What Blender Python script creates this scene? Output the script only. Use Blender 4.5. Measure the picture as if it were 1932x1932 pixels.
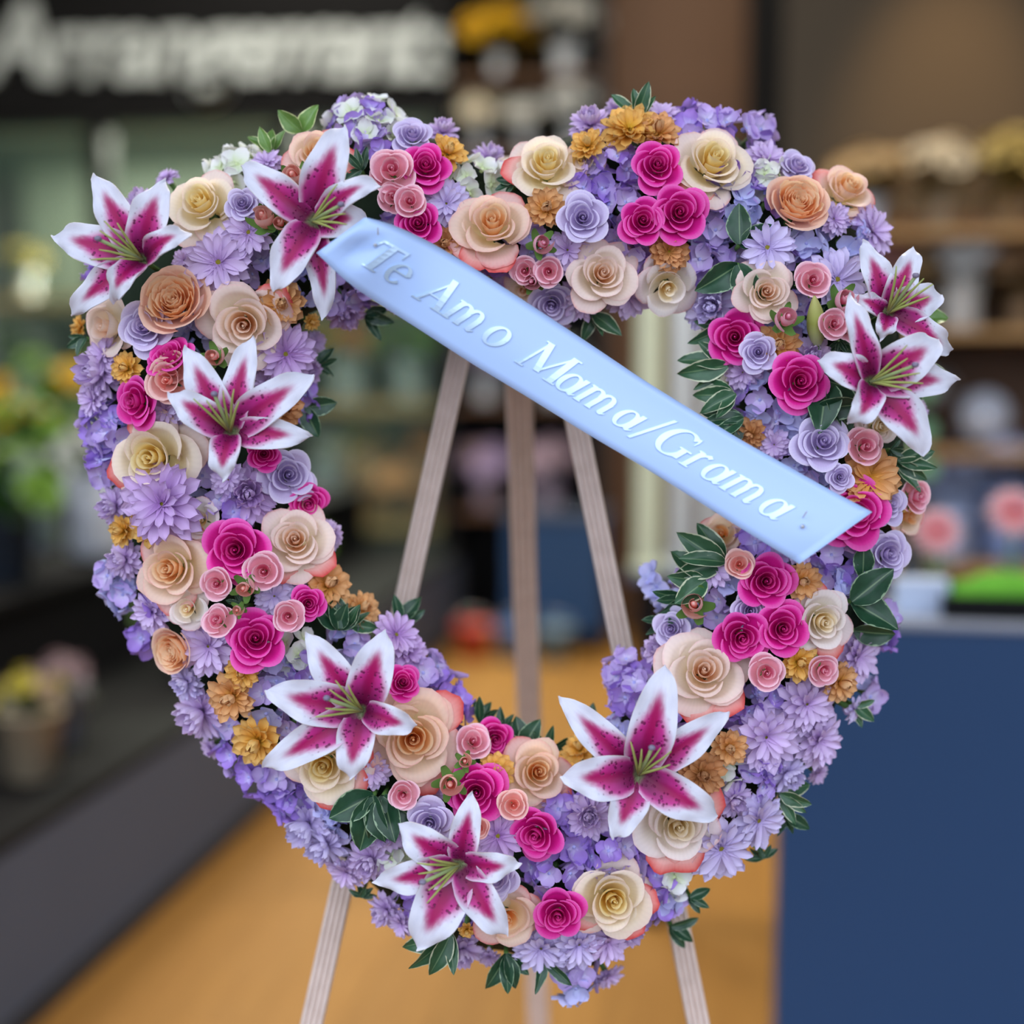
import bpy, bmesh, math, random
from mathutils import Vector, Matrix, Euler
from math import sin, cos, pi, sqrt, radians

# ------------------------------------------------------------------ clear
for o in list(bpy.data.objects):
    bpy.data.objects.remove(o, do_unlink=True)
scene = bpy.context.scene
COL = scene.collection
random.seed(7)

# ------------------------------------------------------------------ camera
FPX = 2500.0          # focal length in pixels of the 1932 frame
PITCH = radians(6.07)
CAM_H = 1.45
DIST = 1.25           # camera to the plane of the wreath
cam_data = bpy.data.cameras.new('camera')
cam_data.sensor_width = 36.0
cam_data.lens = 36.0 * FPX / 1932.0
cam_data.clip_start = 0.05
cam_data.clip_end = 100
cam_data.dof.use_dof = True
cam_data.dof.focus_distance = DIST - 0.105
cam_data.dof.aperture_fstop = 1.3
cam = bpy.data.objects.new('camera', cam_data)
COL.objects.link(cam)
cam.location = (0, 0, CAM_H)
cam.rotation_euler = (pi / 2 - PITCH, 0, 0)
scene.camera = cam
CX = Vector((1, 0, 0)); CF = Vector((0, cos(PITCH), -sin(PITCH))); CU = Vector((0, sin(PITCH), cos(PITCH)))
CO = Vector((0, 0, CAM_H))

# ------------------------------------------------------------------ world: overcast daylight outside the open shop front
world = bpy.data.worlds.new('daylight'); scene.world = world
world.use_nodes = True
wn = world.node_tree; wn.nodes.clear()
wo = wn.nodes.new('ShaderNodeOutputWorld'); wb = wn.nodes.new('ShaderNodeBackground')
wt = wn.nodes.new('ShaderNodeTexCoord'); ws = wn.nodes.new('ShaderNodeSeparateXYZ')
wr = wn.nodes.new('ShaderNodeValToRGB')
wr.color_ramp.elements[0].position = 0.47; wr.color_ramp.elements[0].color = (0.09, 0.095, 0.11, 1)
wr.color_ramp.elements[1].position = 0.56; wr.color_ramp.elements[1].color = (0.80, 0.88, 1.06, 1)
wm = wn.nodes.new('ShaderNodeMath'); wm.operation = 'MULTIPLY_ADD'; wm.inputs[1].default_value = 0.5; wm.inputs[2].default_value = 0.5
wn.links.new(wt.outputs['Generated'], ws.inputs[0]); wn.links.new(ws.outputs[2], wm.inputs[0])
wn.links.new(wm.outputs[0], wr.inputs[0]); wn.links.new(wr.outputs[0], wb.inputs[0])
wb.inputs[1].default_value = 1.75
wn.links.new(wb.outputs[0], wo.inputs[0])

# ------------------------------------------------------------------ exposure
scene.view_settings.view_transform = 'Standard'
scene.view_settings.look = 'None'
scene.view_settings.gamma = 1.0
scene.view_settings.use_curve_mapping = False
scene.view_settings.exposure = 0.66

# ------------------------------------------------------------------ helpers
def S(r, g, b, a=1.0):
    def f(c):
        c = c / 255.0
        return c / 12.92 if c <= 0.04045 else ((c + 0.055) / 1.055) ** 2.4
    return (f(r), f(g), f(b), a)

def P(px, py, z=0.0):
    """point of the wreath frame: pixel position, z metres in front of the wreath plane"""
    d = DIST - z
    return CO + CX * ((px - 966) / FPX * d) + CU * ((966 - py) / FPX * d) + CF * d
WROT = Matrix((CX, CU, -CF)).transposed()      # wreath axes -> world

ROOM_YAW = math.atan((1400 - 966) / FPX)
RD = Vector((sin(ROOM_YAW), cos(ROOM_YAW), 0)); RR = Vector((cos(ROOM_YAW), -sin(ROOM_YAW), 0))
RROT = Matrix.Rotation(-ROOM_YAW, 4, 'Z')
def ray(px, py):
    return CX * ((px - 966) / FPX) + CU * ((966 - py) / FPX) + CF
def room(px, py, b):
    """room coordinates (a right, b deep, z) seen at a pixel on the plane of depth b"""
    r = ray(px, py); t = b / r.dot(RD); p = CO + r * t
    return Vector((p.dot(RR), b, p.z))
def R2W(a, b, z):
    return RR * a + RD * b + Vector((0, 0, z))

def mesh(name, verts, faces, uvs=None, mats=(), smooth=True, face_mat=None):
    me = bpy.data.meshes.new(name)
    me.from_pydata([tuple(v) for v in verts], [], faces)
    if uvs is not None:
        uvl = me.uv_layers.new(name='UVMap')
        data = []
        for f in faces:
            for i in f:
                data.extend(uvs[i])
        uvl.data.foreach_set('uv', data)
    for m in mats: me.materials.append(m)
    if face_mat: me.polygons.foreach_set('material_index', face_mat)
    if smooth: me.polygons.foreach_set('use_smooth', [True] * len(me.polygons))
    me.update()
    return me

def ob(name, me, parent=None, mat=None, mw=None):
    o = bpy.data.objects.new(name, me)
    COL.objects.link(o)
    if parent is not None: o.parent = parent
    if mw is not None: o.matrix_basis = mw
    if mat is not None and me is not None:
        if len(me.materials) == 0: me.materials.append(mat)
        if me.materials[0] is not mat:
            o.material_slots[0].link = 'OBJECT'; o.material_slots[0].material = mat
    return o

def tag(o, label, cat, group=None, kind=None):
    o['label'] = label
    if cat: o['category'] = cat
    if group: o['group'] = group
    if kind: o['kind'] = kind
    return o

def grid(nu, nv, f, name, mats=(), back=None, thick=0.0):
    vs, uv, fs = [], [], []
    for j in range(nv + 1):
        for i in range(nu + 1):
            u = i / nu; v = j / nv
            vs.append(Vector(f(u * 2 - 1, v))); uv.append((u, v))
    for j in range(nv):
        for i in range(nu):
            a = j * (nu + 1) + i
            fs.append((a, a + 1, a + nu + 2, a + nu + 1))
    return mesh(name, vs, fs, uv, mats)

def box_verts(x0, x1, y0, y1, z0, z1):
    v = [(x0, y0, z0), (x1, y0, z0), (x1, y1, z0), (x0, y1, z0), (x0, y0, z1), (x1, y0, z1), (x1, y1, z1), (x0, y1, z1)]
    f = [(0, 3, 2, 1), (4, 5, 6, 7), (0, 1, 5, 4), (1, 2, 6, 5), (2, 3, 7, 6), (3, 0, 4, 7)]
    return v, f

def box_mesh(name, x0, x1, y0, y1, z0, z1, mat, bevel=0.0):
    bm = bmesh.new()
    v, f = box_verts(x0, x1, y0, y1, z0, z1)
    bv = [bm.verts.new(p) for p in v]
    for q in f: bm.faces.new([bv[i] for i in q])
    if bevel > 0:
        bmesh.ops.bevel(bm, geom=list(bm.edges), offset=bevel, segments=2, affect='EDGES', profile=0.5)
    me = bpy.data.meshes.new(name); bm.to_mesh(me); bm.free()
    if mat: me.materials.append(mat)
    return me

def lathe(name, prof, n, mat, ripple=None):
    vs, fs, uv = [], [], []
    for j, (r, z) in enumerate(prof):
        for i in range(n):
            a = 2 * pi * i / n
            rr = r * (1 + (ripple * cos(a * n / 2) if ripple else 0))
            vs.append((rr * cos(a), rr * sin(a), z)); uv.append((i / n, j / (len(prof) - 1)))
    for j in range(len(prof) - 1):
        for i in range(n):
            a = j * n + i; b = j * n + (i + 1) % n
            fs.append((a, b, b + n, a + n))
    return mesh(name, vs, fs, uv, [mat] if mat else [])

def tube(pts, radii, n=6, cap=True):
    vs, fs = [], []
    m = len(pts)
    for k in range(m):
        d = (pts[min(k + 1, m - 1)] - pts[max(k - 1, 0)])
        d = d.normalized() if d.length > 1e-9 else Vector((0, 0, 1))
        x = d.orthogonal().normalized() if k == 0 else (xprev - d * xprev.dot(d)).normalized()
        xprev = x
        y = d.cross(x)
        for i in range(n):
            a = 2 * pi * i / n
            vs.append(pts[k] + (x * cos(a) + y * sin(a)) * radii[k])
    for k in range(m - 1):
        for i in range(n):
            a = k * n + i; b = k * n + (i + 1) % n
            fs.append((a, b, b + n, a + n))
    if cap:
        fs.append(tuple(range(n - 1, -1, -1))); fs.append(tuple(range((m - 1) * n, m * n)))
    return vs, fs

# ------------------------------------------------------------------ node material kit
class NB:
    def __init__(self, name):
        self.m = bpy.data.materials.new(name); self.m.use_nodes = True
        self.t = self.m.node_tree; self.t.nodes.clear()
        self.out = self.t.nodes.new('ShaderNodeOutputMaterial')
    def n(self, typ, **kw):
        nd = self.t.nodes.new(typ)
        for k, v in kw.items(): setattr(nd, k, v)
        return nd
    def put(self, sock, v):
        if isinstance(v, bpy.types.NodeSocket): self.t.links.new(v, sock)
        else: sock.default_value = v
    def math(self, op, a, b=0.0, c=None, clamp=False):
        nd = self.n('ShaderNodeMath', operation=op, use_clamp=clamp)
        self.put(nd.inputs[0], a); self.put(nd.inputs[1], b)
        if c is not None: self.put(nd.inputs[2], c)
        return nd.outputs[0]
    def smooth(self, x, a, b, lo=0.0, hi=1.0):
        nd = self.n('ShaderNodeMapRange', interpolation_type='SMOOTHSTEP')
        self.put(nd.inputs[0], x)
        nd.inputs[1].default_value = a; nd.inputs[2].default_value = b
        nd.inputs[3].default_value = lo; nd.inputs[4].default_value = hi
        return nd.outputs[0]
    def mix(self, f, a, b, blend='MIX'):
        nd = self.n('ShaderNodeMix', data_type='RGBA', blend_type=blend)
        self.put(nd.inputs[0], f); self.put(nd.inputs[6], a); self.put(nd.inputs[7], b)
        return nd.outputs[2]
    def ramp(self, x, stops):
        nd = self.n('ShaderNodeValToRGB')
        cr = nd.color_ramp
        while len(cr.elements) < len(stops): cr.elements.new(0.5)
        for e, (p, c) in zip(cr.elements, stops): e.position = p; e.color = c
        self.put(nd.inputs[0], x)
        return nd.outputs[0]
    def uv(self):
        nd = self.n('ShaderNodeUVMap', uv_map='UVMap'); s = self.n('ShaderNodeSeparateXYZ')
        self.t.links.new(nd.outputs[0], s.inputs[0])
        return s.outputs[0], s.outputs[1], nd.outputs[0]
    def noise(self, scale, detail=2.0, vec=None):
        nd = self.n('ShaderNodeTexNoise'); nd.inputs['Scale'].default_value = scale; nd.inputs['Detail'].default_value = detail
        if vec is not None: self.t.links.new(vec, nd.inputs['Vector'])
        return nd.outputs[0]
    def rnd(self):
        return self.n('ShaderNodeObjectInfo').outputs['Random']
    def jitter(self, col, amount=0.12):
        """per-piece natural brightness variation"""
        hs = self.n('ShaderNodeHueSaturation')
        self.put(hs.inputs['Color'], col)
        self.put(hs.inputs['Value'], self.math('MULTIPLY_ADD', self.rnd(), amount * 2, 1.0 - amount))
        return hs.outputs[0]
    def finish(self, col, rough=0.55, transl=0.0, spec=0.3, metal=0.0, bump=None, bump_d=0.001, sheen=0.0):
        p = self.n('ShaderNodeBsdfPrincipled')
        self.put(p.inputs['Base Color'], col); p.inputs['Roughness'].default_value = rough
        p.inputs['Specular IOR Level'].default_value = spec; p.inputs['Metallic'].default_value = metal
        if sheen: p.inputs['Sheen Weight'].default_value = sheen
        if bump is not None:
            b = self.n('ShaderNodeBump'); b.inputs['Distance'].default_value = bump_d; b.inputs['Strength'].default_value = 0.6
            self.put(b.inputs['Height'], bump); self.t.links.new(b.outputs[0], p.inputs['Normal'])
        if transl > 0:
            tr = self.n('ShaderNodeBsdfTranslucent'); self.put(tr.inputs[0], col)
            mx = self.n('ShaderNodeMixShader'); mx.inputs[0].default_value = transl
            self.t.links.new(p.outputs[0], mx.inputs[1]); self.t.links.new(tr.outputs[0], mx.inputs[2])
            self.t.links.new(mx.outputs[0], self.out.inputs[0])
        else:
            self.t.links.new(p.outputs[0], self.out.inputs[0])
        return self.m

def plain(name, col, rough=0.6, spec=0.3, metal=0.0, var=0.0, transl=0.0, noise=0.0, nscale=8.0):
    b = NB(name); c = col
    if noise > 0:
        tc = b.n('ShaderNodeTexCoord')
        f = b.noise(nscale, 4.0, tc.outputs['Object'])
        dark = tuple(x * (1 - noise) for x in col[:3]) + (1,); lite = tuple(min(1, x * (1 + noise)) for x in col[:3]) + (1,)
        c = b.mix(f, dark, lite)
    if var > 0: c = b.jitter(c, var)
    return b.finish(c, rough, transl, spec, metal)

def petal_mat(name, stops, edge=None, e0=0.75, e1=0.98, var=0.1, rough=0.5, transl=0.22, vein=0.10, spec=0.25):
    b = NB(name); u, v, uvv = b.uv()
    col = b.ramp(v, stops)
    if edge is not None:
        uu = b.math('ABSOLUTE', b.math('MULTIPLY_ADD', u, 2.0, -1.0))
        nz = b.noise(7.0, 2.0, uvv)
        e = b.math('MAXIMUM', v, b.math('MULTIPLY', b.math('POWER', uu, 1.6), b.smooth(v, 0.25, 0.8)))
        e = b.math('ADD', e, b.math('MULTIPLY_ADD', nz, 0.16, -0.08))
        col = b.mix(b.smooth(e, e0, e1), col, edge)
    if vein > 0:
        w = b.n('ShaderNodeTexWave', wave_type='BANDS', bands_direction='X')
        w.inputs['Scale'].default_value = 5.0; w.inputs['Distortion'].default_value = 1.5; w.inputs['Detail'].default_value = 1.0
        b.t.links.new(uvv, w.inputs['Vector'])
        col = b.mix(b.math('MULTIPLY', w.outputs[1], vein), col, b.mix(0.5, col, (0, 0, 0, 1)))
    if var > 0: col = b.jitter(col, var)
    return b.finish(col, rough, transl, spec)

# ------------------------------------------------------------------ materials: flowers
M = {}
M['hot'] = petal_mat('hot_pink_petal', [(0, S(200, 10, 120)), (0.5, S(222, 24, 142)), (0.85, S(232, 44, 156)), (1, S(246, 110, 194))], var=0.05, vein=0.06)
M['hot_in'] = petal_mat('hot_pink_core', [(0, S(180, 6, 106)), (0.6, S(214, 18, 132)), (1, S(242, 88, 178))], var=0.05, vein=0.05)
M['lav'] = petal_mat('lavender_rose_petal', [(0, S(206, 188, 226)), (0.5, S(212, 194, 230)), (0.9, S(216, 202, 236)), (1, S(232, 222, 244))], var=0.04, vein=0.05)
M['lav_in'] = petal_mat('lavender_rose_core', [(0, S(178, 150, 208)), (0.6, S(200, 178, 222)), (1, S(226, 212, 240))], var=0.04, vein=0.05)
M['spray'] = petal_mat('spray_rose_petal', [(0, S(244, 176, 180)), (0.5, S(246, 176, 190)), (0.85, S(246, 184, 200)), (1, S(252, 216, 222))], var=0.04, vein=0.05)
M['spray_in'] = petal_mat('spray_rose_core', [(0, S(224, 92, 126)), (0.6, S(238, 136, 164)), (1, S(252, 202, 212))], var=0.04, vein=0.05)
M['coral'] = petal_mat('coral_spray_petal', [(0, S(246, 176, 156)), (0.5, S(246, 180, 170)), (1, S(252, 210, 200))], var=0.04, vein=0.05)
M['coral_in'] = petal_mat('coral_spray_core', [(0, S(250, 150, 130)), (0.6, S(252, 172, 160)), (1, S(254, 214, 200))], var=0.04, vein=0.03, transl=0.35)
M['peach_core'] = petal_mat('peach_core_petal', [(0, S(255, 158, 76)), (0.55, S(255, 204, 140)), (1, S(255, 228, 190))], var=0.03, vein=0.04, transl=0.32)
M['peach_out'] = petal_mat('peach_outer_petal', [(0, S(254, 236, 170)), (0.5, S(254, 232, 200)), (1, S(253, 222, 202))], edge=S(246, 184, 174), e0=0.90, e1=1.10, var=0.03, vein=0.05, transl=0.32)
M['peach_grd'] = petal_mat('peach_guard_petal', [(0, S(252, 238, 190)), (0.5, S(252, 228, 212)), (1, S(246, 194, 186))], edge=S(222, 50, 52), e0=0.90, e1=1.08, var=0.04, vein=0.05, transl=0.3)
M['yel_core'] = petal_mat('yellow_core_petal', [(0, S(255, 200, 84)), (0.55, S(255, 228, 140)), (1, S(255, 242, 196))], var=0.03, vein=0.04, transl=0.32)
M['yel_out'] = petal_mat('yellow_outer_petal', [(0, S(254, 236, 168)), (0.5, S(254, 240, 200)), (1, S(253, 238, 218))], edge=S(250, 222, 208), e0=0.90, e1=1.10, var=0.03, vein=0.05, transl=0.32)
M['yel_grd'] = petal_mat('yellow_guard_petal', [(0, S(254, 238, 180)), (0.5, S(252, 238, 216)), (1, S(250, 226, 216))], edge=S(238, 140, 130), e0=0.93, e1=1.10, var=0.03, vein=0.05, transl=0.3)
M['wht_core'] = petal_mat('ivory_core_petal', [(0, S(252, 206, 120)), (0.5, S(254, 236, 188)), (1, S(254, 244, 224))], var=0.03, vein=0.04, transl=0.32)
M['wht_out'] = petal_mat('ivory_outer_petal', [(0, S(254, 242, 200)), (0.5, S(252, 244, 230)), (1, S(250, 240, 234))], edge=S(248, 208, 204), e0=0.92, e1=1.10, var=0.03, vein=0.05, transl=0.32)
M['wht_grd'] = petal_mat('ivory_guard_petal', [(0, S(252, 244, 204)), (0.5, S(250, 240, 230)), (1, S(248, 226, 224))], edge=S(230, 90, 92), e0=0.93, e1=1.10, var=0.03, vein=0.05, transl=0.3)
M['bls_core'] = petal_mat('blush_core_petal', [(0, S(252, 180, 124)), (0.5, S(254, 220, 186)), (1, S(254, 236, 222))], var=0.03, vein=0.04, transl=0.32)
M['bls_out'] = petal_mat('blush_outer_petal', [(0, S(254, 240, 200)), (0.5, S(254, 240, 218)), (1, S(253, 232, 220))], edge=S(246, 198, 196), e0=0.92, e1=1.10, var=0.03, vein=0.05, transl=0.32)
M['bls_grd'] = petal_mat('blush_guard_petal', [(0, S(254, 242, 200)), (0.5, S(253, 240, 222)), (1, S(250, 222, 212))], edge=S(236, 126, 122), e0=0.93, e1=1.10, var=0.03, vein=0.05, transl=0.3)
M['gar_in'] = petal_mat('garden_rose_inner', [(0, S(255, 186, 124)), (0.6, S(255, 210, 158)), (1, S(255, 230, 196))], var=0.05, vein=0.02, transl=0.45)
M['gar_out'] = petal_mat('garden_rose_outer', [(0, S(250, 214, 194)), (0.6, S(252, 206, 180)), (1, S(253, 214, 188))], var=0.03, vein=0.04, transl=0.35)
M['mum'] = petal_mat('lavender_mum_petal', [(0, S(196, 160, 214)), (0.35, S(216, 188, 230)), (1, S(228, 208, 240))], var=0.07, vein=0.12)
M['mum_blue'] = petal_mat('bluish_mum_petal', [(0, S(194, 174, 222)), (0.35, S(212, 196, 234)), (1, S(226, 216, 246))], var=0.07, vein=0.12)
M['mum_mauve'] = petal_mat('mauve_mum_petal', [(0, S(180, 132, 198)), (0.4, S(204, 166, 218)), (1, S(222, 196, 234))], var=0.07, vein=0.12)
M['bronze'] = petal_mat('bronze_mum_petal', [(0, S(236, 180, 70)), (0.45, S(232, 172, 104)), (1, S(238, 194, 142))], var=0.08, vein=0.12)
M['bronze_y'] = petal_mat('golden_mum_petal', [(0, S(226, 182, 56)), (0.45, S(242, 188, 84)), (1, S(246, 208, 130))], var=0.08, vein=0.12)
M['bronze_d'] = petal_mat('brown_mum_petal', [(0, S(196, 140, 70)), (0.45, S(212, 150, 94)), (1, S(226, 174, 124))], var=0.08, vein=0.12)
M['hyd_v'] = petal_mat('violet_hydrangea_petal', [(0, S(206, 196, 236)), (0.4, S(178, 146, 224)), (1, S(170, 134, 222))], var=0.13, vein=0.06)
M['hyd_l'] = petal_mat('lilac_hydrangea_petal', [(0, S(222, 214, 240)), (0.4, S(206, 184, 232)), (1, S(196, 170, 228))], var=0.10, vein=0.06)
M['hyd_b'] = petal_mat('blue_hydrangea_petal', [(0, S(206, 212, 246)), (0.4, S(196, 196, 240)), (1, S(206, 206, 246))], var=0.10, vein=0.06)
M['hyd_w'] = petal_mat('white_hydrangea_petal', [(0, S(220, 232, 186)), (0.5, S(238, 242, 228)), (1, S(240, 238, 240))], var=0.05, vein=0.05)
M['red_grd'] = petal_mat('red_guard_petal', [(0, S(252, 234, 196)), (0.55, S(250, 216, 204)), (0.82, S(248, 184, 174)), (1, S(236, 110, 102))], edge=S(216, 48, 52), e0=0.90, e1=1.08, var=0.05, vein=0.05, transl=0.2)
M['bead_v'] = plain('floret_eye', S(170, 170, 226), 0.5)
M['bead_w'] = plain('pale_floret_eye', S(200, 214, 160), 0.5)
M['eye_g'] = plain('olive_daisy_eye', S(128, 118, 30), 0.8, noise=0.35, nscale=900)
M['eye_y'] = plain('golden_daisy_eye', S(186, 162, 30), 0.8, noise=0.35, nscale=900)
M['stem'] = plain('green_stem', S(86, 124, 60), 0.55)
M['sepal'] = plain('green_sepal', S(98, 138, 66), 0.5, var=0.1)
M['filament'] = plain('lily_filament', S(176, 186, 104), 0.45, transl=0.2)
M['pistil'] = plain('lily_pistil', S(148, 166, 112), 0.45)
M['stigma'] = plain('lily_stigma', S(128, 120, 140), 0.4)
M['bud'] = petal_mat('lily_bud_petal', [(0, S(206, 216, 170)), (0.5, S(178, 188, 96)), (1, S(206, 204, 130))], var=0.04, vein=0.12)

def leaf_mat(name, g0, g1, margin, mw):
    b = NB(name); u, v, uvv = b.uv()
    uu = b.math('ABSOLUTE', b.math('MULTIPLY_ADD', u, 2.0, -1.0))
    nz = b.noise(5.0, 3.0, uvv)
    col = b.mix(nz, g0, g1)
    e = b.math('ADD', uu, b.math('MULTIPLY_ADD', nz, 0.5, -0.25))
    if margin is not None: col = b.mix(b.smooth(e, 1 - mw, 1 - mw * 0.4), col, margin)
    rib = b.math('SUBTRACT', 1.0, b.smooth(uu, 0.02, 0.08))
    col = b.mix(b.math('MULTIPLY', rib, 0.45), col, S(150, 178, 128))
    col = b.jitter(col, 0.16)
    return b.finish(col, 0.34, 0.12, 0.45)
M['leaf'] = leaf_mat('variegated_leaf', S(36, 74, 46), S(66, 108, 74), S(206, 214, 178), 0.16)
M['leaf_d'] = leaf_mat('dark_leaf', S(24, 56, 38), S(48, 88, 60), S(150, 176, 140), 0.09)
M['leaf_l'] = leaf_mat('light_leaf', S(78, 118, 48), S(120, 156, 78), S(210, 220, 160), 0.16)

def lily_material():
    b = NB('lily_petal_face'); u, v, uvv = b.uv()
    c = b.math('ABSOLUTE', b.math('MULTIPLY_ADD', u, 2.0, -1.0))
    nz = b.noise(9.0, 3.0, uvv)
    cn = b.math('ADD', c, b.math('MULTIPLY_ADD', nz, 0.24, -0.12))
    # magenta field: wide near the throat, narrowing to the tip
    wide = b.smooth(v, 0.24, 0.90, 1.22, 0.06)
    k = b.math('SUBTRACT', wide, cn)
    field = b.smooth(k, -0.02, 0.56)
    endf = b.smooth(v, 0.62, 0.86, 1.0, 0.0)
    field = b.math('MULTIPLY', field, endf)
    white = b.mix(nz, S(216, 218, 232), S(234, 234, 242))
    col = b.mix(field, white, S(204, 56, 146))
    core = b.math('MULTIPLY', b.smooth(cn, 0.04, 0.50, 1.0, 0.0), b.smooth(v, 0.60, 0.82, 1.0, 0.0))
    col = b.mix(core, col, S(166, 8, 88))
    deep = b.math('MULTIPLY', b.smooth(v, 0.10, 0.52, 0.9, 0.0), b.smooth(cn, 0.45, 0.95, 1.0, 0.0))
    col = b.mix(deep, col, S(92, 6, 56))
    vor = b.n('ShaderNodeTexVoronoi', feature='F1'); vor.inputs['Scale'].default_value = 1.0
    mp = b.n('ShaderNodeMapping'); mp.inputs['Scale'].default_value = (10, 24, 1)
    b.t.links.new(uvv, mp.inputs[0]); b.t.links.new(mp.outputs[0], vor.inputs['Vector'])
    dot = b.smooth(vor.outputs['Distance'], 0.26, 0.40, 1.0, 0.0)
    zone = b.math('MULTIPLY', b.smooth(v, 0.46, 0.58, 1.0, 0.0), b.smooth(c, 0.66, 0.82, 1.0, 0.0))
    zone = b.math('MULTIPLY', zone, b.smooth(c, 0.06, 0.16))
    col = b.mix(b.math('MULTIPLY', b.math('MULTIPLY', dot, zone), 0.85), col, S(96, 6, 62))
    throat = b.smooth(v, 0.02, 0.10, 0.8, 0.0)
    col = b.mix(throat, col, S(120, 140, 90))
    return b.finish(col, 0.42, 0.16, 0.3, bump=b.math('MULTIPLY', dot, zone), bump_d=0.0008)
M['lily'] = lily_material()
def lily_back():
    b = NB('lily_petal_back'); u, v, uvv = b.uv()
    c = b.math('ABSOLUTE', b.math('MULTIPLY_ADD', u, 2.0, -1.0))
    f = b.math('MULTIPLY', b.smooth(c, 0.1, 0.8, 1.0, 0.0), 0.35)
    return b.finish(b.mix(f, S(236, 230, 226), S(222, 168, 190)), 0.45, 0.16, 0.3)
M['lily_b'] = lily_back()

# ------------------------------------------------------------------ materials: place
def wood_floor():
    b = NB('oak_plank'); tc = b.n('ShaderNodeTexCoord')
    mp = b.n('ShaderNodeMapping'); mp.inputs['Scale'].default_value = (22, 1.6, 1)
    b.t.links.new(tc.outputs['Object'], mp.inputs[0])
    f = b.noise(2.0, 5.0, mp.outputs[0])
    col = b.mix(f, S(134, 90, 36), S(172, 126, 60))
    col = b.jitter(col, 0.14)
    return b.finish(col, 0.62, 0, 0.25)
M['floor'] = wood_floor()
def easel_wood():
    b = NB('easel_wood'); u, v, uvv = b.uv()
    tc = b.n('ShaderNodeTexCoord')
    f = b.noise(60.0, 4.0, tc.outputs['Object'])
    return b.finish(b.mix(f, S(204, 184, 170), S(232, 214, 202)), 0.62, 0, 0.25)
M['easel'] = easel_wood()
M['foam'] = plain('mossy_foam', S(30, 44, 28), 0.95, noise=0.4, nscale=90)
M['ribbon'] = plain('white_satin', S(176, 204, 246), 0.36, 0.45)
M['foil'] = plain('silver_foil', S(200, 226, 250), 0.32, 0.5, metal=0.5)
M['pin'] = plain('clear_pin', S(220, 226, 232), 0.15, 0.6, metal=0.6)
M['black'] = plain('black_panel', S(14, 14, 15), 0.8, 0.2)
M['charcoal'] = plain('charcoal_panel', S(82, 90, 106), 0.7, noise=0.06, nscale=3)
M['darkwall'] = plain('dark_shop_wall', S(44, 44, 46), 0.8)
M['taupe'] = plain('taupe_wall', S(56, 50, 42), 0.85, noise=0.05, nscale=2)
M['sidewall'] = plain('grey_green_wall', S(84, 92, 86), 0.85)
M['ceil'] = plain('dark_ceiling', S(60, 58, 56), 0.9)
M['brownwood'] = plain('brown_wood_panel', S(92, 64, 40), 0.55, noise=0.2, nscale=6)
M['navy'] = plain('navy_counter', S(34, 66, 104), 0.5, noise=0.04, nscale=2)
M['ctop'] = plain('pale_countertop', S(140, 146, 158), 0.35)
M['sign'] = plain('pale_sign_letter', S(190, 198, 196), 0.5)
M['shelf'] = plain('tan_shelf', S(168, 132, 84), 0.6, noise=0.1, nscale=4)
M['glass'] = None
def glass():
    b = NB('cooler_glass')
    p = b.n('ShaderNodeBsdfPrincipled'); p.inputs['Base Color'].default_value = S(150, 176, 166); p.inputs['Roughness'].default_value = 0.12
    t = b.n('ShaderNodeBsdfTransparent'); t.inputs[0].default_value = (0.9, 0.96, 0.93, 1)
    mx = b.n('ShaderNodeMixShader'); mx.inputs[0].default_value = 0.06
    b.t.links.new(t.outputs[0], mx.inputs[1]); b.t.links.new(p.outputs[0], mx.inputs[2]); b.t.links.new(mx.outputs[0], b.out.inputs[0])
    return b.m
M['glass'] = glass()
M['silver'] = plain('silver_column', S(240, 240, 232), 0.2, 0.6, metal=0.35)
M['palecol'] = plain('pale_gold_column', S(238, 238, 196), 0.25, 0.5, metal=0.1)
def emis(name, col, s):
    b = NB(name); e = b.n('ShaderNodeEmission'); e.inputs[0].default_value = col; e.inputs[1].default_value = s
    b.t.links.new(e.outputs[0], b.out.inputs[0]); return b.m
M['added_lampglow'] = emis('added_lamp_glow', (1, 0.86, 0.66, 1), 6.0)  # glow for the panels of the added ceiling lamps

# ================================================================== THE PLACE
def rbox(name, a0, a1, b0, b1, z0, z1, mat, parent=None, bevel=0.0):
    """box in room axes; origin at its base centre"""
    ca, cb = (a0 + a1) / 2, (b0 + b1) / 2
    me = box_mesh(name, a0 - ca, a1 - ca, b0 - cb, b1 - cb, 0, z1 - z0, mat, bevel)
    mw = Matrix.Translation(R2W(ca, cb, z0)) @ RROT
    o = ob(name, me)
    if parent is not None:
        o.parent = parent; o.matrix_basis = parent.matrix_basis.inverted() @ mw
    else:
        o.matrix_basis = mw
    return o
def rempty(name, a, b, z):
    o = ob(name, None); o.matrix_basis = Matrix.Translation(R2W(a, b, z)) @ RROT
    return o
def structure(o, label=None):
    o['kind'] = 'structure'
    if label: o['label'] = label
    return o

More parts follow.
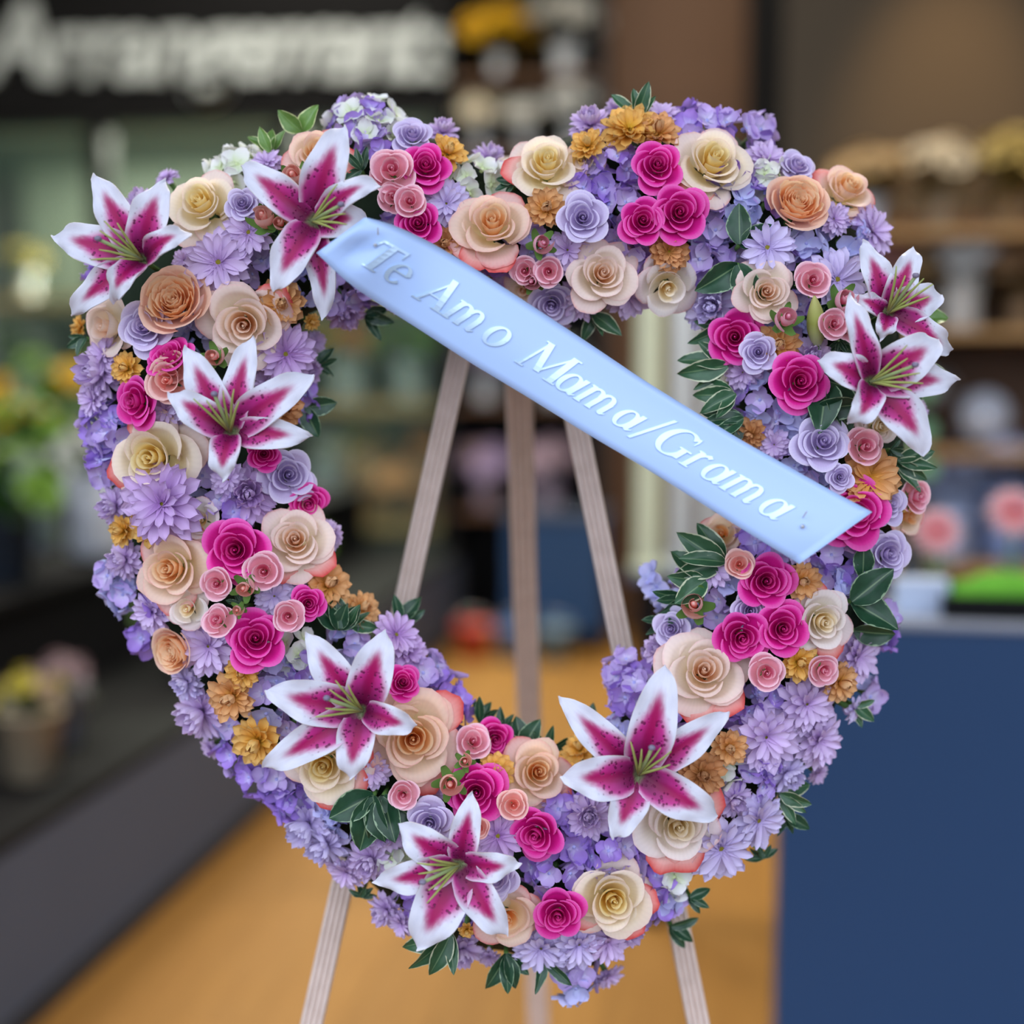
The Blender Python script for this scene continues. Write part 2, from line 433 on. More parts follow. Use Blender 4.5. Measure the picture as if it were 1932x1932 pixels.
A0, A1, B0, B1, ZC = -5.2, 4.2, -0.9, 8.6, 4.7
fl = structure(rbox('floor', A0, A1, B0, B1, -0.06, -0.004, M['brownwood']), 'warm oak plank shop floor')
PW, PL_ = 0.19, 1.9
plank_me = box_mesh('plank', -PW / 2 + 0.0012, PW / 2 - 0.0012, -PL_ / 2 + 0.0012, PL_ / 2 - 0.0012, -0.004, 0.0, M['floor'])
k = 0
a = -1.9
inv = fl.matrix_basis.inverted()
while a < 2.2:
    b = 1.4 - (k % 3) * 0.63
    while b < 8.0:
        p = ob('plank', plank_me, fl)
        p.matrix_basis = inv @ (Matrix.Translation(R2W(a, b + PL_ / 2, 0.0)) @ RROT)
        b += PL_
    a += PW; k += 1
structure(rbox('wall_back', A0, A1, B1, B1 + 0.1, 0, ZC, M['darkwall']), 'dark back wall of the shop')
structure(rbox('wall_left', A0 - 0.1, A0, B0, B1, 0, ZC, M['sidewall']), 'grey green side wall of the shop')
structure(rbox('wall_right', A1, A1 + 0.1, B0, B1, 0, ZC, M['taupe']), 'taupe side wall of the shop')
structure(rbox('ceiling', A0, A1, B0, B1, ZC, ZC + 0.1, M['ceil']), 'dark shop ceiling')

# added ceiling lamps, out of view, to brighten the back of the shop
def added_ceiling_lamp(a, b, power, label, size=0.9, col=(1, 0.92, 0.80)):
    r = rempty('added_ceiling_lamp', a, b, ZC - 0.10); tag(r, label, 'lamp', 'added ceiling lamps over the sales floor')
    hs = rbox('housing', a - size / 2, a + size / 2, b - 0.15, b + 0.15, ZC - 0.09, ZC, M['black'], r)
    df = rbox('diffuser', a - size / 2 + .03, a + size / 2 - .03, b - 0.12, b + 0.12, ZC - 0.10, ZC - 0.09, M['added_lampglow'], r)
    L = bpy.data.lights.new('added_lamp_light', 'AREA'); L.shape = 'RECTANGLE'; L.size = size; L.size_y = 0.24
    L.energy = power; L.color = col
    lo = bpy.data.objects.new('added_lamp_light', L); COL.objects.link(lo); lo.parent = r
    lo.matrix_basis = Matrix.Translation((0, 0, -0.012))
for (a, b, pw), lw in zip(((-3.2, 4.4, 60), (-1.0, 4.4, 40), (1.2, 3.3, 75), (-2.4, 6.2, 22), (0.2, 6.2, 22)), ('above the low charcoal plinth', 'above the oak floor', 'above the navy counter', 'above the cooler doors', 'above the navy trolley')):
    added_ceiling_lamp(a, b, pw, 'added unseen warm ceiling lamp in a black housing ' + lw)
# ------------------------------------------------------------------ sign and cooler at the back
BF = 7.4
pL = room(-120, 215, BF); pR = room(872, 215, BF)
zb = room(300, 212, BF).z
sg = rempty('wall_sign', (pL.x + pR.x) / 2, BF, zb); tag(sg, 'black fascia sign with big pale script letters over the flower cooler', 'sign')
rbox('sign_board', pL.x, pR.x, BF, BF + 0.18, zb, zb + 1.35, M['black'], sg)
def glyph_text(ch, size):
    cu = bpy.data.curves.new('letter', 'FONT'); cu.body = ch; cu.size = size; cu.extrude = 0.02; cu.offset = 0.012; cu.shear = 0.22
    t = bpy.data.objects.new('tmp', cu); COL.objects.link(t)
    dg = bpy.context.evaluated_depsgraph_get()
    me = bpy.data.meshes.new_from_object(t.evaluated_get(dg)); bpy.data.objects.remove(t, do_unlink=True)
    return me
word = 'Arrangements'
xs = [-30, 85, 150, 212, 282, 360, 425, 495, 590, 665, 735, 795]
for ch, x in zip(word, xs):
    me = glyph_text(ch, 0.56 if ch != 'A' else 0.62)
    me.materials.clear(); me.materials.append(M['sign'])
    q = room(x, 148 - (x - 400) * 0.006, BF - 0.03)
    o = ob('letter', me, sg)
    mw = Matrix.Translation(R2W(q.x, q.y, q.z)) @ RROT @ Matrix.Rotation(pi / 2, 4, 'X')
    o.matrix_basis = sg.matrix_basis.inverted() @ mw

# walk-in flower cooler under the sign
ck = rempty('flower_cooler', (pL.x + pR.x) / 2, BF + 0.5, 0); tag(ck, 'long black framed flower cooler with glass doors under the sign', 'cooler')
zt = zb
cR = room(862, 300, BF).x - 0.02
rbox('base', pL.x, cR, BF, BF + 1.0, 0.0, 0.30, M['black'], ck)
rbox('back_panel', pL.x, cR, BF + 0.95, BF + 1.0, 0.30, zt, plain('cooler_lining', S(58, 66, 58), 0.7), ck)
rbox('top_panel', pL.x, cR, BF + 0.02, BF + 0.95, zt - 0.06, zt, M['black'], ck)
L = bpy.data.lights.new('added_cooler_fill', 'AREA'); L.shape = 'RECTANGLE'; L.size = cR - pL.x - 0.4; L.size_y = 0.1; L.energy = 190; L.color = (1.0, 0.93, 0.8)  # fill light added under the cooler top to brighten the bouquets
lo = bpy.data.objects.new('added_cooler_fill', L); COL.objects.link(lo); lo.parent = ck; lo.matrix_basis = ck.matrix_basis.inverted() @ (Matrix.Translation(R2W((pL.x + cR) / 2, BF + 0.2, zt - 0.09)) @ RROT)
rbox('added_strip_cover', pL.x + 0.2, cR - 0.2, BF + 0.15, BF + 0.25, zt - 0.08, zt - 0.06, M['sidewall'], ck)  # non-glowing cover strip, added to go with the fill light
posts = [-110, 190, 545, 846]
for x in posts:
    a = room(x, 500, BF).x
    rbox('door_post', a - 0.055, a + 0.055, BF - 0.02, BF + 0.10, 0.3, zt, M['black'], ck)
for x0, x1 in zip(posts[:-1], posts[1:]):
    a0 = room(x0, 500, BF).x + 0.055; a1 = room(x1, 500, BF).x - 0.055
    rbox('glass_pane', a0, a1, BF + 0.03, BF + 0.045, 0.34, zt - 0.06, M['glass'], ck)
SH = [0.56, 1.27, 1.90]
for z in SH:
    rbox('shelf', pL.x + 0.05, cR - 0.05, BF + 0.15, BF + 0.9, z - 0.06, z, M['shelf'], ck)

# brown wood panels, black column and taupe partition to the side of the cooler
def px_panel(name, x0, x1, b, z0, z1, mat, depth=0.12):
    a0 = room(x0, 500, b).x; a1 = room(x1, 500, b).x
    return rbox(name, a0, a1, b, b + depth, z0, z1, mat)
br = rempty('wood_partition', room(1270, 500, 7.3).x, 7.36, 0); tag(br, 'brown wooden partition of upright boards beside the black column', 'partition')
for i in range(6):
    x0 = 1142 + i * 43.5
    a0 = room(x0, 500, 7.3).x; a1 = room(x0 + 42.5, 500, 7.3).x
    rbox('board', a0, a1, 7.3, 7.34, 0, 4.2, M['brownwood'], br)
structure(px_panel('trim_1', 1402, 1472, 7.0, 0, ZC, M['black'], 0.25), 'black column beside the taupe partition')
structure(px_panel('wall_partition', 1472, 2300, 6.2, 0, ZC, M['taupe'], 0.12), 'taupe partition wall lit by a warm spotlight')
# track spotlight washing the taupe partition
q = room(1790, 285, 6.2)
sp = rempty('track_spotlight', q.x, 5.0, ZC - 0.32); tag(sp, 'black track spotlight aimed at the taupe partition', 'lamp')
hd = lathe('lamp_head', [(0.0, 0.14), (0.05, 0.14), (0.06, 0.1), (0.075, -0.05), (0.07, -0.05), (0.0, 0.0)], 16, M['black'])
aim = (R2W(q.x, 6.2, q.z) - R2W(q.x, 5.0, ZC - 0.32)).normalized()
hq = (RROT.inverted().to_3x3() @ aim).to_track_quat('-Z', 'Y').to_matrix().to_4x4()
h = ob('lamp_head', hd, sp, mw=hq)
rbox('lamp_stem', q.x - 0.012, q.x + 0.012, 4.988, 5.012, ZC - 0.22, ZC, M['black'], sp)
L = bpy.data.lights.new('spot_light', 'SPOT'); L.energy = 330; L.color = (1.0, 0.62, 0.28); L.spot_size = radians(34); L.spot_blend = 1.0; L.shadow_soft_size = 0.05
lo = bpy.data.objects.new('spot_light', L); COL.objects.link(lo); lo.parent = sp; lo.matrix_basis = hq @ Matrix.Translation((0, 0, -0.06))

# ------------------------------------------------------------------ flower bunches of the shop (far behind, soft)
def bloom_mesh(seed, layers=3):
    rg = random.Random(seed); vs, fs, uv = [], [], []
    for L_ in range(layers):
        n = (9, 7, 5)[L_]; el = radians((12, 42, 68)[L_]); ln = (1.0, 0.8, 0.55)[L_]
        for i in range(n):
            th = 2 * pi * (i + 0.5 * L_) / n + rg.uniform(-.1, .1)
            d = Vector((cos(th) * cos(el), sin(th) * cos(el), sin(el))); s = Vector((-sin(th), cos(th), 0))
            b0 = len(vs)
            for t, w in ((0.05, 0.12), (0.6, 0.36), (1.0, 0.16)):
                for sg_ in (-1, 1):
                    vs.append(d * ln * t + s * w * ln * sg_ + Vector((0, 0, -0.15 * t * t))); uv.append((0.5 + 0.5 * sg_, t))
            fs += [(b0, b0 + 1, b0 + 3, b0 + 2), (b0 + 2, b0 + 3, b0 + 5, b0 + 4)]
    return mesh('bloom', vs, fs, uv)
BLOOMS = [bloom_mesh(i) for i in range(3)]
BM_MATS = {}
def bloom_mat(c):
    if c not in BM_MATS:
        BM_MATS[c] = petal_mat('bloom_%d_%d_%d' % c, [(0, S(*[int(x * .75) for x in c])), (1, S(*c))], var=0.15, vein=0)
    return BM_MATS[c]
FOL = []
def foliage_mesh(seed, n=46):
    rg = random.Random(seed); vs, fs, uv = [], [], []
    for i in range(n):
        th = rg.uniform(0, 2 * pi); el = radians(rg.uniform(5, 85)); ln = rg.uniform(0.55, 1.05)
        d = Vector((cos(th) * cos(el), sin(th) * cos(el), sin(el))); s = d.cross(Vector((0, 0, 1))).normalized()
        w = rg.uniform(0.07, 0.13); b0 = len(vs)
        for t, ww in ((0.1, 0.25), (0.55, 0.9), (0.8, 1.0), (1.05, 0.1)):
            for sg_ in (-1, 1):
                vs.append(d * ln * t + s * w * ww * sg_ + Vector((0, 0, -0.25 * t * t))); uv.append((0.5 + 0.5 * sg_, t))
        for j in range(3):
            c = b0 + j * 2; fs.append((c, c + 1, c + 3, c + 2))
    return mesh('foliage', vs, fs, uv)
FOL = [foliage_mesh(i) for i in range(3)]
VASE = {
    'vase': lathe('vase', [(0.0, 0), (0.30, 0), (0.34, 0.1), (0.30, 0.5), (0.42, 1.0), (0.36, 0.96), (0.24, 0.4), (0, 0.1)], 16, None),
    'bucket': lathe('bucket', [(0.0, 0), (0.36, 0), (0.48, 1.0), (0.51, 1.0), (0.51, 0.95), (0.44, 0.94), (0.34, 0.06), (0, 0.06)], 16, None),
    'wrap': lathe('paper_wrap', [(0.0, 0), (0.16, 0), (0.22, 0.3), (0.55, 1.0), (0.60, 1.08), (0.5, 1.0), (0.18, 0.35), (0, 0.3)], 14, None, ripple=0.06),
}
VM = {}
def vase_mat(c):
    if c not in VM: VM[c] = plain('vessel_%d_%d_%d' % c, S(*c), 0.35, 0.5, noise=0.05)
    return VM[c]
FM = {}
def fol_mat(c):
    if c not in FM: FM[c] = plain('foliage_%d_%d_%d' % c, S(*c), 0.5, var=0.1, transl=0.15)
    return FM[c]
bseed = [0]
def bunch(label, a, b, z, vh, fr, kind='vase', vcol=(190, 196, 200), bcol=((240, 220, 90),), nb=9, br=0.28, fcol=(72, 104, 50), cat='bouquet', group=None, name='vase_bouquet'):
    bseed[0] += 1; rg = random.Random(bseed[0] * 31)
    r = rempty(name, a, b, z); tag(r, label, cat, group)
    ob({'vase': 'vase', 'bucket': 'bucket', 'wrap': 'paper_wrap'}[kind], VASE[kind], r, vase_mat(vcol), Matrix.Diagonal((vh, vh, vh, 1)))
    ob('foliage', FOL[bseed[0] % 3], r, fol_mat(fcol), Matrix.Translation((0, 0, vh * 0.85)) @ Matrix.Rotation(rg.uniform(0, 6), 4, 'Z') @ Matrix.Diagonal((fr, fr, fr, 1)))
    for i in range(nb):
        th = i * 2.4 + rg.uniform(-.3, .3); rr = fr * 0.85 * sqrt((i + 0.5) / nb); hz = sqrt(max(0.05, 1 - (rr / fr) ** 2)) * fr * rg.uniform(0.75, 1.0)
        n = Vector((cos(th) * rr, sin(th) * rr, hz * 0.9 + 0.01)).normalized()
        s = fr * br * rg.uniform(0.85, 1.2)
        mw = Matrix.Translation((cos(th) * rr, sin(th) * rr, vh * 0.85 + hz)) @ n.to_track_quat('Z', 'Y').to_matrix().to_4x4() @ Matrix.Diagonal((s, s, s, 1))
        ob('bloom', BLOOMS[i % 3], r, bloom_mat(rg.choice(bcol)), mw)
    return r
def bunch_px(label, px, py, b, vh, fr, **kw):
    """py is the pixel row of the base"""
    q = room(px, py, b); return bunch(label, q.x, b, q.z, vh, fr, **kw)

YEL = (226, 178, 34); WHT = (216, 216, 208); PNK = (222, 120, 150); PCH = (236, 168, 120); LIL = (176, 156, 190); ORG = (214, 130, 52); GRN = (110, 150, 54); BRN = (120, 84, 50)
# bouquets standing on the cooler shelves
cool = 'bouquets on the cooler shelves'
def on_shelf(label, px, k, vh, fr, **kw):
    q = room(px, 700, BF + 0.42); return bunch(label, q.x, BF + 0.42, SH[k], vh, fr, group=cool, **kw)
on_shelf('bouquet of small olive blooms on the top cooler shelf by the first door post', 60, 2, 0.16, 0.20, bcol=((110, 96, 30), (70, 96, 36)), nb=6, fcol=(40, 66, 30))
on_shelf('leafy green bouquet without many blooms on the top cooler shelf', 290, 2, 0.16, 0.2, bcol=((70, 100, 40),), nb=6, fcol=(58, 92, 40))
on_shelf('orange bouquet in a grey vase on the top cooler shelf', 420, 2, 0.2, 0.24, bcol=(ORG, BRN), nb=9)
on_shelf('golden yellow bouquet on the middle cooler shelf seen through the heart', 655, 1, 0.26, 0.25, bcol=(YEL, ORG), nb=14, br=0.36, fcol=(88, 112, 30))
on_shelf('green and yellow bouquet on the middle cooler shelf under the ribbon', 775, 1, 0.26, 0.27, bcol=(YEL, GRN, GRN), nb=14, br=0.34, fcol=(62, 112, 34))
on_shelf('white bouquet in a white vase on the lowest cooler shelf', 608, 0, 0.34, 0.22, bcol=(WHT,), vcol=(206, 208, 216), nb=14, br=0.36)
on_shelf('olive yellow bouquet on the lowest cooler shelf beside the peach arrangement', 690, 0, 0.42, 0.2, bcol=((176, 160, 60), BRN), nb=12, br=0.36, vcol=(150, 110, 70), fcol=(110, 108, 40))
on_shelf('round peach arrangement on the lowest cooler shelf', 752, 0, 0.15, 0.21, bcol=((250, 184, 128),), nb=22, br=0.42, vcol=(190, 140, 100), fcol=(170, 120, 74))
on_shelf('rust brown bouquet on the lowest cooler shelf by the door post', 812, 0, 0.4, 0.2, bcol=((170, 96, 44), ORG), nb=14, br=0.36, vcol=(120, 80, 50), fcol=(110, 92, 50))
on_shelf('yellow bouquet on the lowest cooler shelf far from the heart', 300, 0, 0.2, 0.24, bcol=(YEL,), nb=8)
on_shelf('green bouquet on the middle cooler shelf far from the heart', 250, 1, 0.22, 0.26, bcol=(GRN,), nb=8)
on_shelf('white and green bouquet on the middle cooler shelf by the first door post', 40, 1, 0.22, 0.26, bcol=(WHT, GRN), nb=8)

# display beside the cooler, high shelf with yellow and white bunches
a0 = cR + 0.03; a1 = room(1140, 300, 7.1).x
hs = rempty('flower_rack', (a0 + a1) / 2, 7.25, 0); tag(hs, 'tall dark shelf unit beside the cooler holding bunches of flowers', 'shelf')
rbox('back_board', a0, a1, 7.45, 7.5, 0.0, 4.2, M['black'], hs)
rbox('side_board', a0, a0 + 0.04, 7.05, 7.45, 0.0, 4.2, M['black'], hs)
rbox('side_board', a1 - 0.04, a1, 7.05, 7.45, 0.0, 4.2, M['darkwall'], hs)
zs = [room(1000, y, 7.2).z for y in (150, 290, 520, 760, 960)]
for z in zs: rbox('shelf_board', a0 + 0.04, a1 - 0.04, 7.05, 7.45, z - 0.03, z, M['brownwood'], hs)
gsh = 'bunches on the tall shelf unit'
def on_unit(label, px, k, vh, fr, **kw):
    q = room(px, 500, 7.22); return bunch(label, q.x, 7.22, zs[k], vh, fr, group=gsh, **kw)
on_unit('bunch of yellow blooms on the uppermost board of the tall shelf unit', 940, 0, 0.14, 0.24, bcol=(YEL,), nb=16, br=0.34, fcol=(140, 120, 40))
on_unit('white bunch on the uppermost board of the tall shelf unit', 1065, 0, 0.20, 0.24, bcol=(WHT,), nb=14, br=0.34, fcol=(120, 120, 104))
on_unit('cream bunch on the second board of the tall shelf unit', 905, 1, 0.16, 0.17, bcol=((222, 212, 186),), nb=16, br=0.4, fcol=(110, 108, 84))
on_unit('pale grey bunch on the second board of the tall shelf unit', 1085, 1, 0.18, 0.2, bcol=((200, 202, 198),), nb=16, br=0.38, fcol=(94, 106, 84))
on_unit('white bunch in the middle of the second board of the tall shelf unit', 990, 1, 0.14, 0.16, bcol=(WHT,), nb=12, br=0.38, fcol=(90, 94, 74))
on_unit('lilac bunch on the fourth board of the tall shelf unit', 915, 3, 0.18, 0.18, bcol=(LIL,), nb=14, br=0.36, fcol=(120, 104, 116))
on_unit('grey green bunch on the fourth board of the tall shelf unit', 1045, 3, 0.18, 0.2, bcol=((150, 150, 140),), nb=14, br=0.36, fcol=(96, 100, 90))
on_unit('lilac and tan bunch on the lowest board of the tall shelf unit', 915, 4, 0.18, 0.2, bcol=((190, 160, 150), LIL), nb=16, br=0.38, vcol=(170, 150, 160), fcol=(130, 108, 110))
on_unit('pinkish lilac bunch on the lowest board of the tall shelf unit', 1035, 4, 0.2, 0.2, bcol=((196, 170, 184),), nb=16, br=0.38, vcol=(176, 160, 176), fcol=(124, 108, 116))

# navy trolley below, with coloured buckets on the floor in front of it
q0 = room(955, 980, 6.7); q1 = room(1140, 980, 6.7)
tr = rempty('display_trolley', (q0.x + q1.x) / 2, 6.85, 0); tag(tr, 'navy blue display trolley on castors in front of the tall shelf unit', 'trolley')
rbox('body', q0.x, q1.x, 6.7, 7.0, 0.10, room(1040, 975, 6.7).z, M['navy'], tr, 0.01)
rbox('tray', q0.x - 0.02, q1.x + 0.02, 6.68, 7.02, room(1040, 975, 6.7).z, room(1040, 968, 6.7).z, M['charcoal'], tr)
cst = lathe('castor', [(0.0, -0.05), (0.035, -0.05), (0.05, -0.03), (0.05, 0.03), (0.035, 0.05), (0, 0.05)], 12, M['black'])
for aa in (q0.x + 0.06, q1.x - 0.06):
    for bb in (6.75, 6.95):
        ob('castor', cst, tr, mw=Matrix.Translation((aa - (q0.x + q1.x) / 2, bb - 6.85, 0.05)) @ Matrix.Rotation(pi / 2, 4, 'Y'))
buck = lathe('bucket_body', [(0.0, 0), (0.075, 0), (0.09, 0.17), (0.096, 0.17), (0.096, 0.16), (0.087, 0.158), (0.07, 0.01), (0, 0.01)], 18, None)
def handle_mesh():
    pts = [Vector((0.09 * cos(t), 0.0, 0.165 + 0.07 * sin(t))) for t in [pi * i / 10 for i in range(11)]]
    v, f = tube(pts, [0.003] * 11, 5); return mesh('handle', v, f, None, [M['pin']])
HND = handle_mesh()
def bucket(label, px, b, col):
    q = room(px, 1150, b); r = rempty('bucket', q.x, b, 0); tag(r, label, 'bucket', 'buckets on the shop floor')
    ob('bucket_body', buck, r, vase_mat(col)); ob('handle', HND, r)
bucket('red plastic bucket on the floor before the cooler', 893, 6.5, (196, 64, 44))
bucket('blue plastic bucket beside the red bucket', 969, 6.5, (74, 110, 168))
bucket('grey blue plastic bucket by the trolley', 1046, 6.5, (110, 140, 160))

# ------------------------------------------------------------------ long low display down the side of the shop
AD = -1.54
dz = 0.42
lp = rempty('low_display_plinth', AD - 0.9, 4.4, 0); tag(lp, 'long low charcoal display plinth running along the oak floor', 'plinth')
rbox('front_panel', AD - 0.04, AD, 1.2, 7.2, 0, dz, M['charcoal'], lp)
rbox('skirting', AD, AD + 0.012, 1.2, 7.2, 0, 0.05, M['darkwall'], lp)
rbox('top_board', AD - 1.9, AD - 0.0, 1.2, 7.2, dz, dz + 0.03, M['black'], lp)
rbox('riser', AD - 1.9, AD - 0.55, 1.2, 7.2, dz + 0.03, dz + 0.36, M['black'], lp)
rbox('riser_top', AD - 1.9, AD - 0.5, 1.2, 7.2, dz + 0.36, dz + 0.39, M['black'], lp)
zt1 = dz + 0.03; zt2 = dz + 0.39
gp = 'planted pots on the low plinth'
def on_plinth(label, px, b, tier, vh, fr, **kw):
    a = room(px, 1200, b).x
    a = max(min(a, AD - 0.14), AD - 0.28) if tier == 0 else min(a, AD - 0.68)
    return bunch(label, a, b, zt1 if tier == 0 else zt2, vh, fr, group=gp, name='potted_bunch', cat='plant', **kw)
on_plinth('beige bucket of yellow green flowers on the plinth edge', 50, 2.95, 0, 0.17, 0.12, kind='bucket', vcol=(176, 160, 132), bcol=((190, 176, 60), (176, 150, 120)), nb=8, fcol=(84, 96, 60))
on_plinth('pale grey box pot with lilac blooms behind the beige bucket', 110, 3.25, 0, 0.15, 0.11, kind='bucket', vcol=(150, 150, 156), bcol=((168, 140, 144),), nb=8, fcol=(80, 80, 66))
on_plinth('green leafy plant in lilac paper on the plinth', 340, 4.1, 0, 0.16, 0.17, kind='wrap', vcol=(168, 158, 184), bcol=((132, 164, 96),), nb=8, fcol=(96, 138, 60))
on_plinth('white paper wrapped bunch of pink blooms further along the plinth', 420, 4.6, 0, 0.2, 0.18, kind='wrap', vcol=(186, 180, 196), bcol=((196, 170, 184), (140, 160, 110)), nb=9, fcol=(96, 128, 72))
on_plinth('leafy green plant in a grey pot on the plinth near the wreath', 460, 5.2, 0, 0.22, 0.2, kind='bucket', vcol=(126, 132, 140), bcol=(GRN,), nb=7, fcol=(84, 116, 56))
on_plinth('bushy dark green plant on the riser by the plinth end', 120, 3.7, 1, 0.2, 0.24, kind='bucket', vcol=(52, 60, 70), bcol=(GRN,), nb=6, fcol=(50, 86, 36))
on_plinth('white glazed vase of pale blooms on the riser', 190, 4.3, 1, 0.30, 0.2, kind='vase', vcol=(196, 200, 206), bcol=((186, 190, 184),), nb=9, fcol=(84, 104, 60))
on_plinth('grey glazed vase of green stems on the riser', 60, 4.4, 1, 0.34, 0.26, kind='vase', vcol=(140, 146, 154), bcol=(GRN, YEL), nb=8, fcol=(66, 104, 40))
on_plinth('yellow flowering plant on the riser', 30, 4.8, 1, 0.3, 0.30, kind='bucket', vcol=(88, 94, 100), bcol=(YEL,), nb=9, br=0.2, fcol=(60, 100, 36))
on_plinth('tall yellow flowering plant with lime leaves on the riser', 110, 5.5, 1, 0.42, 0.36, kind='bucket', vcol=(100, 104, 110), bcol=(YEL, GRN), nb=10, br=0.2, fcol=(72, 112, 36))
on_plinth('wide lime green plant on the riser beside the cooler', 190, 6.25, 1, 0.44, 0.34, kind='bucket', vcol=(64, 68, 74), bcol=(GRN,), nb=8, br=0.2, fcol=(64, 98, 40))
on_plinth('small white flowered plant on the riser beside the cooler', 300, 6.85, 1, 0.34, 0.24, kind='vase', vcol=(190, 194, 200), bcol=(WHT,), nb=8, br=0.2, fcol=(80, 104, 64))

# ------------------------------------------------------------------ counter and shelves on the other side
BC = 2.34
cl = room(1475, 1400, BC).x; cz = room(1700, 1168, BC).z
ct = rempty('sales_counter', cl + 1.1, BC + 0.1, 0); tag(ct, 'navy blue sales counter with pale worktop edge', 'counter')
rbox('front_panel', cl, cl + 2.2, BC, BC + 0.02, 0.0, cz - 0.016, M['navy'], ct)
rbox('side_panel', cl, cl + 0.02, BC + 0.02, BC + 0.20, 0.0, cz - 0.016, M['navy'], ct)
rbox('side_panel', cl + 2.18, cl + 2.2, BC + 0.02, BC + 0.20, 0.0, cz - 0.016, M['navy'], ct)
rbox('worktop', cl - 0.012, cl + 2.212, BC - 0.012, BC + 0.21, cz - 0.016, cz, M['ctop'], ct, 0.004)
# things standing on the counter
def on_counter(px, b): return room(px, 1100, b).x
aa = on_counter(1738, 2.42)
wb_ = rbox('card_box', aa - 0.045, aa + 0.045, 2.40, 2.45, cz, cz + 0.058, plain('white_card', S(190, 204, 226), 0.6)); tag(wb_, 'small white card box on the navy counter', 'box')
aa = on_counter(1905, 2.43)
tray = rempty('black_tray', aa, 2.43, cz); tag(tray, 'shallow black tray holding a mat of green moss on the counter', 'tray')
rbox('tray_base', aa - 0.12, aa + 0.12, 2.355, 2.505, cz, cz + 0.008, M['black'], tray)
for (x0, x1, y0, y1) in ((-.12, -.112, 2.355, 2.505), (.112, .12, 2.355, 2.505), (-.112, .112, 2.355, 2.363), (-.112, .112, 2.497, 2.505)):
    rbox('tray_wall', aa + x0, aa + x1, y0, y1, cz + 0.008, cz + 0.04, M['black'], tray)
def moss_mesh():
    rg = random.Random(5); vs, fs = [], []
    n = 14
    for j in range(n + 1):
        for i in range(n + 1):
            x = -0.11 + 0.22 * i / n; y = -0.068 + 0.136 * j / n
            e = (1 - (2 * i / n - 1) ** 2) * (1 - (2 * j / n - 1) ** 2)
            vs.append((x, y, 0.01 + 0.06 * e ** 0.4 + rg.uniform(-.006, .006) * (e > 0)))
    for j in range(n):
        for i in range(n):
            a = j * (n + 1) + i; fs.append((a, a + 1, a + n + 2, a + n + 1))
    return mesh('moss_mat', vs, fs)
mo = ob('moss_mat', moss_mesh(), None, plain('green_moss', S(84, 150, 40), 0.9, noise=0.3, nscale=60), Matrix.Translation(R2W(aa, 2.43, cz)) @ RROT)
tag(mo, 'bright green moss mat lying in the black tray', 'moss')
# gerberas in clear vases
def gerb_petal():
    def f(u, v):
        w = 0.105 * (sin(pi * min(1, v * 0.92 + 0.06)) ** 0.6)
        return (u * w, 0.16 + 0.84 * v, 0.06 * sin(v * pi) - 0.05 * u * u + 0.02)
    return grid(2, 5, f, 'petal')
GP_ = gerb_petal()
M['gerb'] = petal_mat('gerbera_petal', [(0, S(200, 40, 80)), (0.35, S(220, 70, 104)), (0.75, S(240, 190, 190)), (1, S(246, 220, 212))], var=0.08)
EYE = lathe('disc', [(1.0, -0.2), (1.0, 0.05), (0.8, 0.25), (0.4, 0.34), (0.0, 0.36)], 12, None)
clearv = lathe('clear_vase', [(0.0, 0), (0.03, 0), (0.034, 0.02), (0.022, 0.05), (0.026, 0.09), (0.024, 0.09), (0.019, 0.05), (0.028, 0.02), (0, 0.005)], 16, M['glass'])
def gerbera(label, px, py, b, r):
    q = room(px, py, b); root = rempty('gerbera', q.x, b, cz); tag(root, label, 'flower', 'gerberas on the counter')
    h = q.z - cz
    n = Vector((0.0, -0.85, 0.5)).normalized()
    base = Vector((0, 0, h))
    v, f = tube([Vector((0, 0, 0.004)), Vector((0, 0.0, h * 0.6)), base - n * 0.008], [0.003] * 3, 6)
    ob('stem', mesh('stem', v, f, None, [M['stem']]), root)
    fr = n.to_track_quat('Z', 'Y').to_matrix().to_4x4()
    for ring, (cnt, sc, el) in enumerate(((16, 1.0, 4), (14, 0.82, 14), (12, 0.55, 30))):
        for i in range(cnt):
            mw = Matrix.Translation(base) @ fr @ Matrix.Rotation(2 * pi * (i + .5 * ring) / cnt, 4, 'Z') @ Matrix.Rotation(radians(el), 4, 'X') @ Matrix.Diagonal((r * sc * 1.1, r * sc, r * sc, 1))
            ob('petal', GP_, root, M['gerb'], mw)
    ob('disc', EYE, root, M['eye_g'], Matrix.Translation(base) @ fr @ Matrix.Diagonal((r * .24,) * 3 + (1,)))
def clear_vase(label, px, b):
    a = on_counter(px, b); r = ob('clear_vase', clearv, None, None, Matrix.Translation(R2W(a, b, cz)) @ RROT); tag(r, label, 'vase', 'clear vases on the counter')
gerbera('pink gerbera with white petal tips in a clear vase next to the card box', 1766, 1004, 2.49, 0.050)
clear_vase('slim clear vase holding the gerbera next to the card box', 1766, 2.49)
gerbera('pale pink gerbera in a clear vase behind the black tray', 1912, 968, 2.52, 0.052)
clear_vase('slim clear vase behind the black tray', 1912, 2.52)

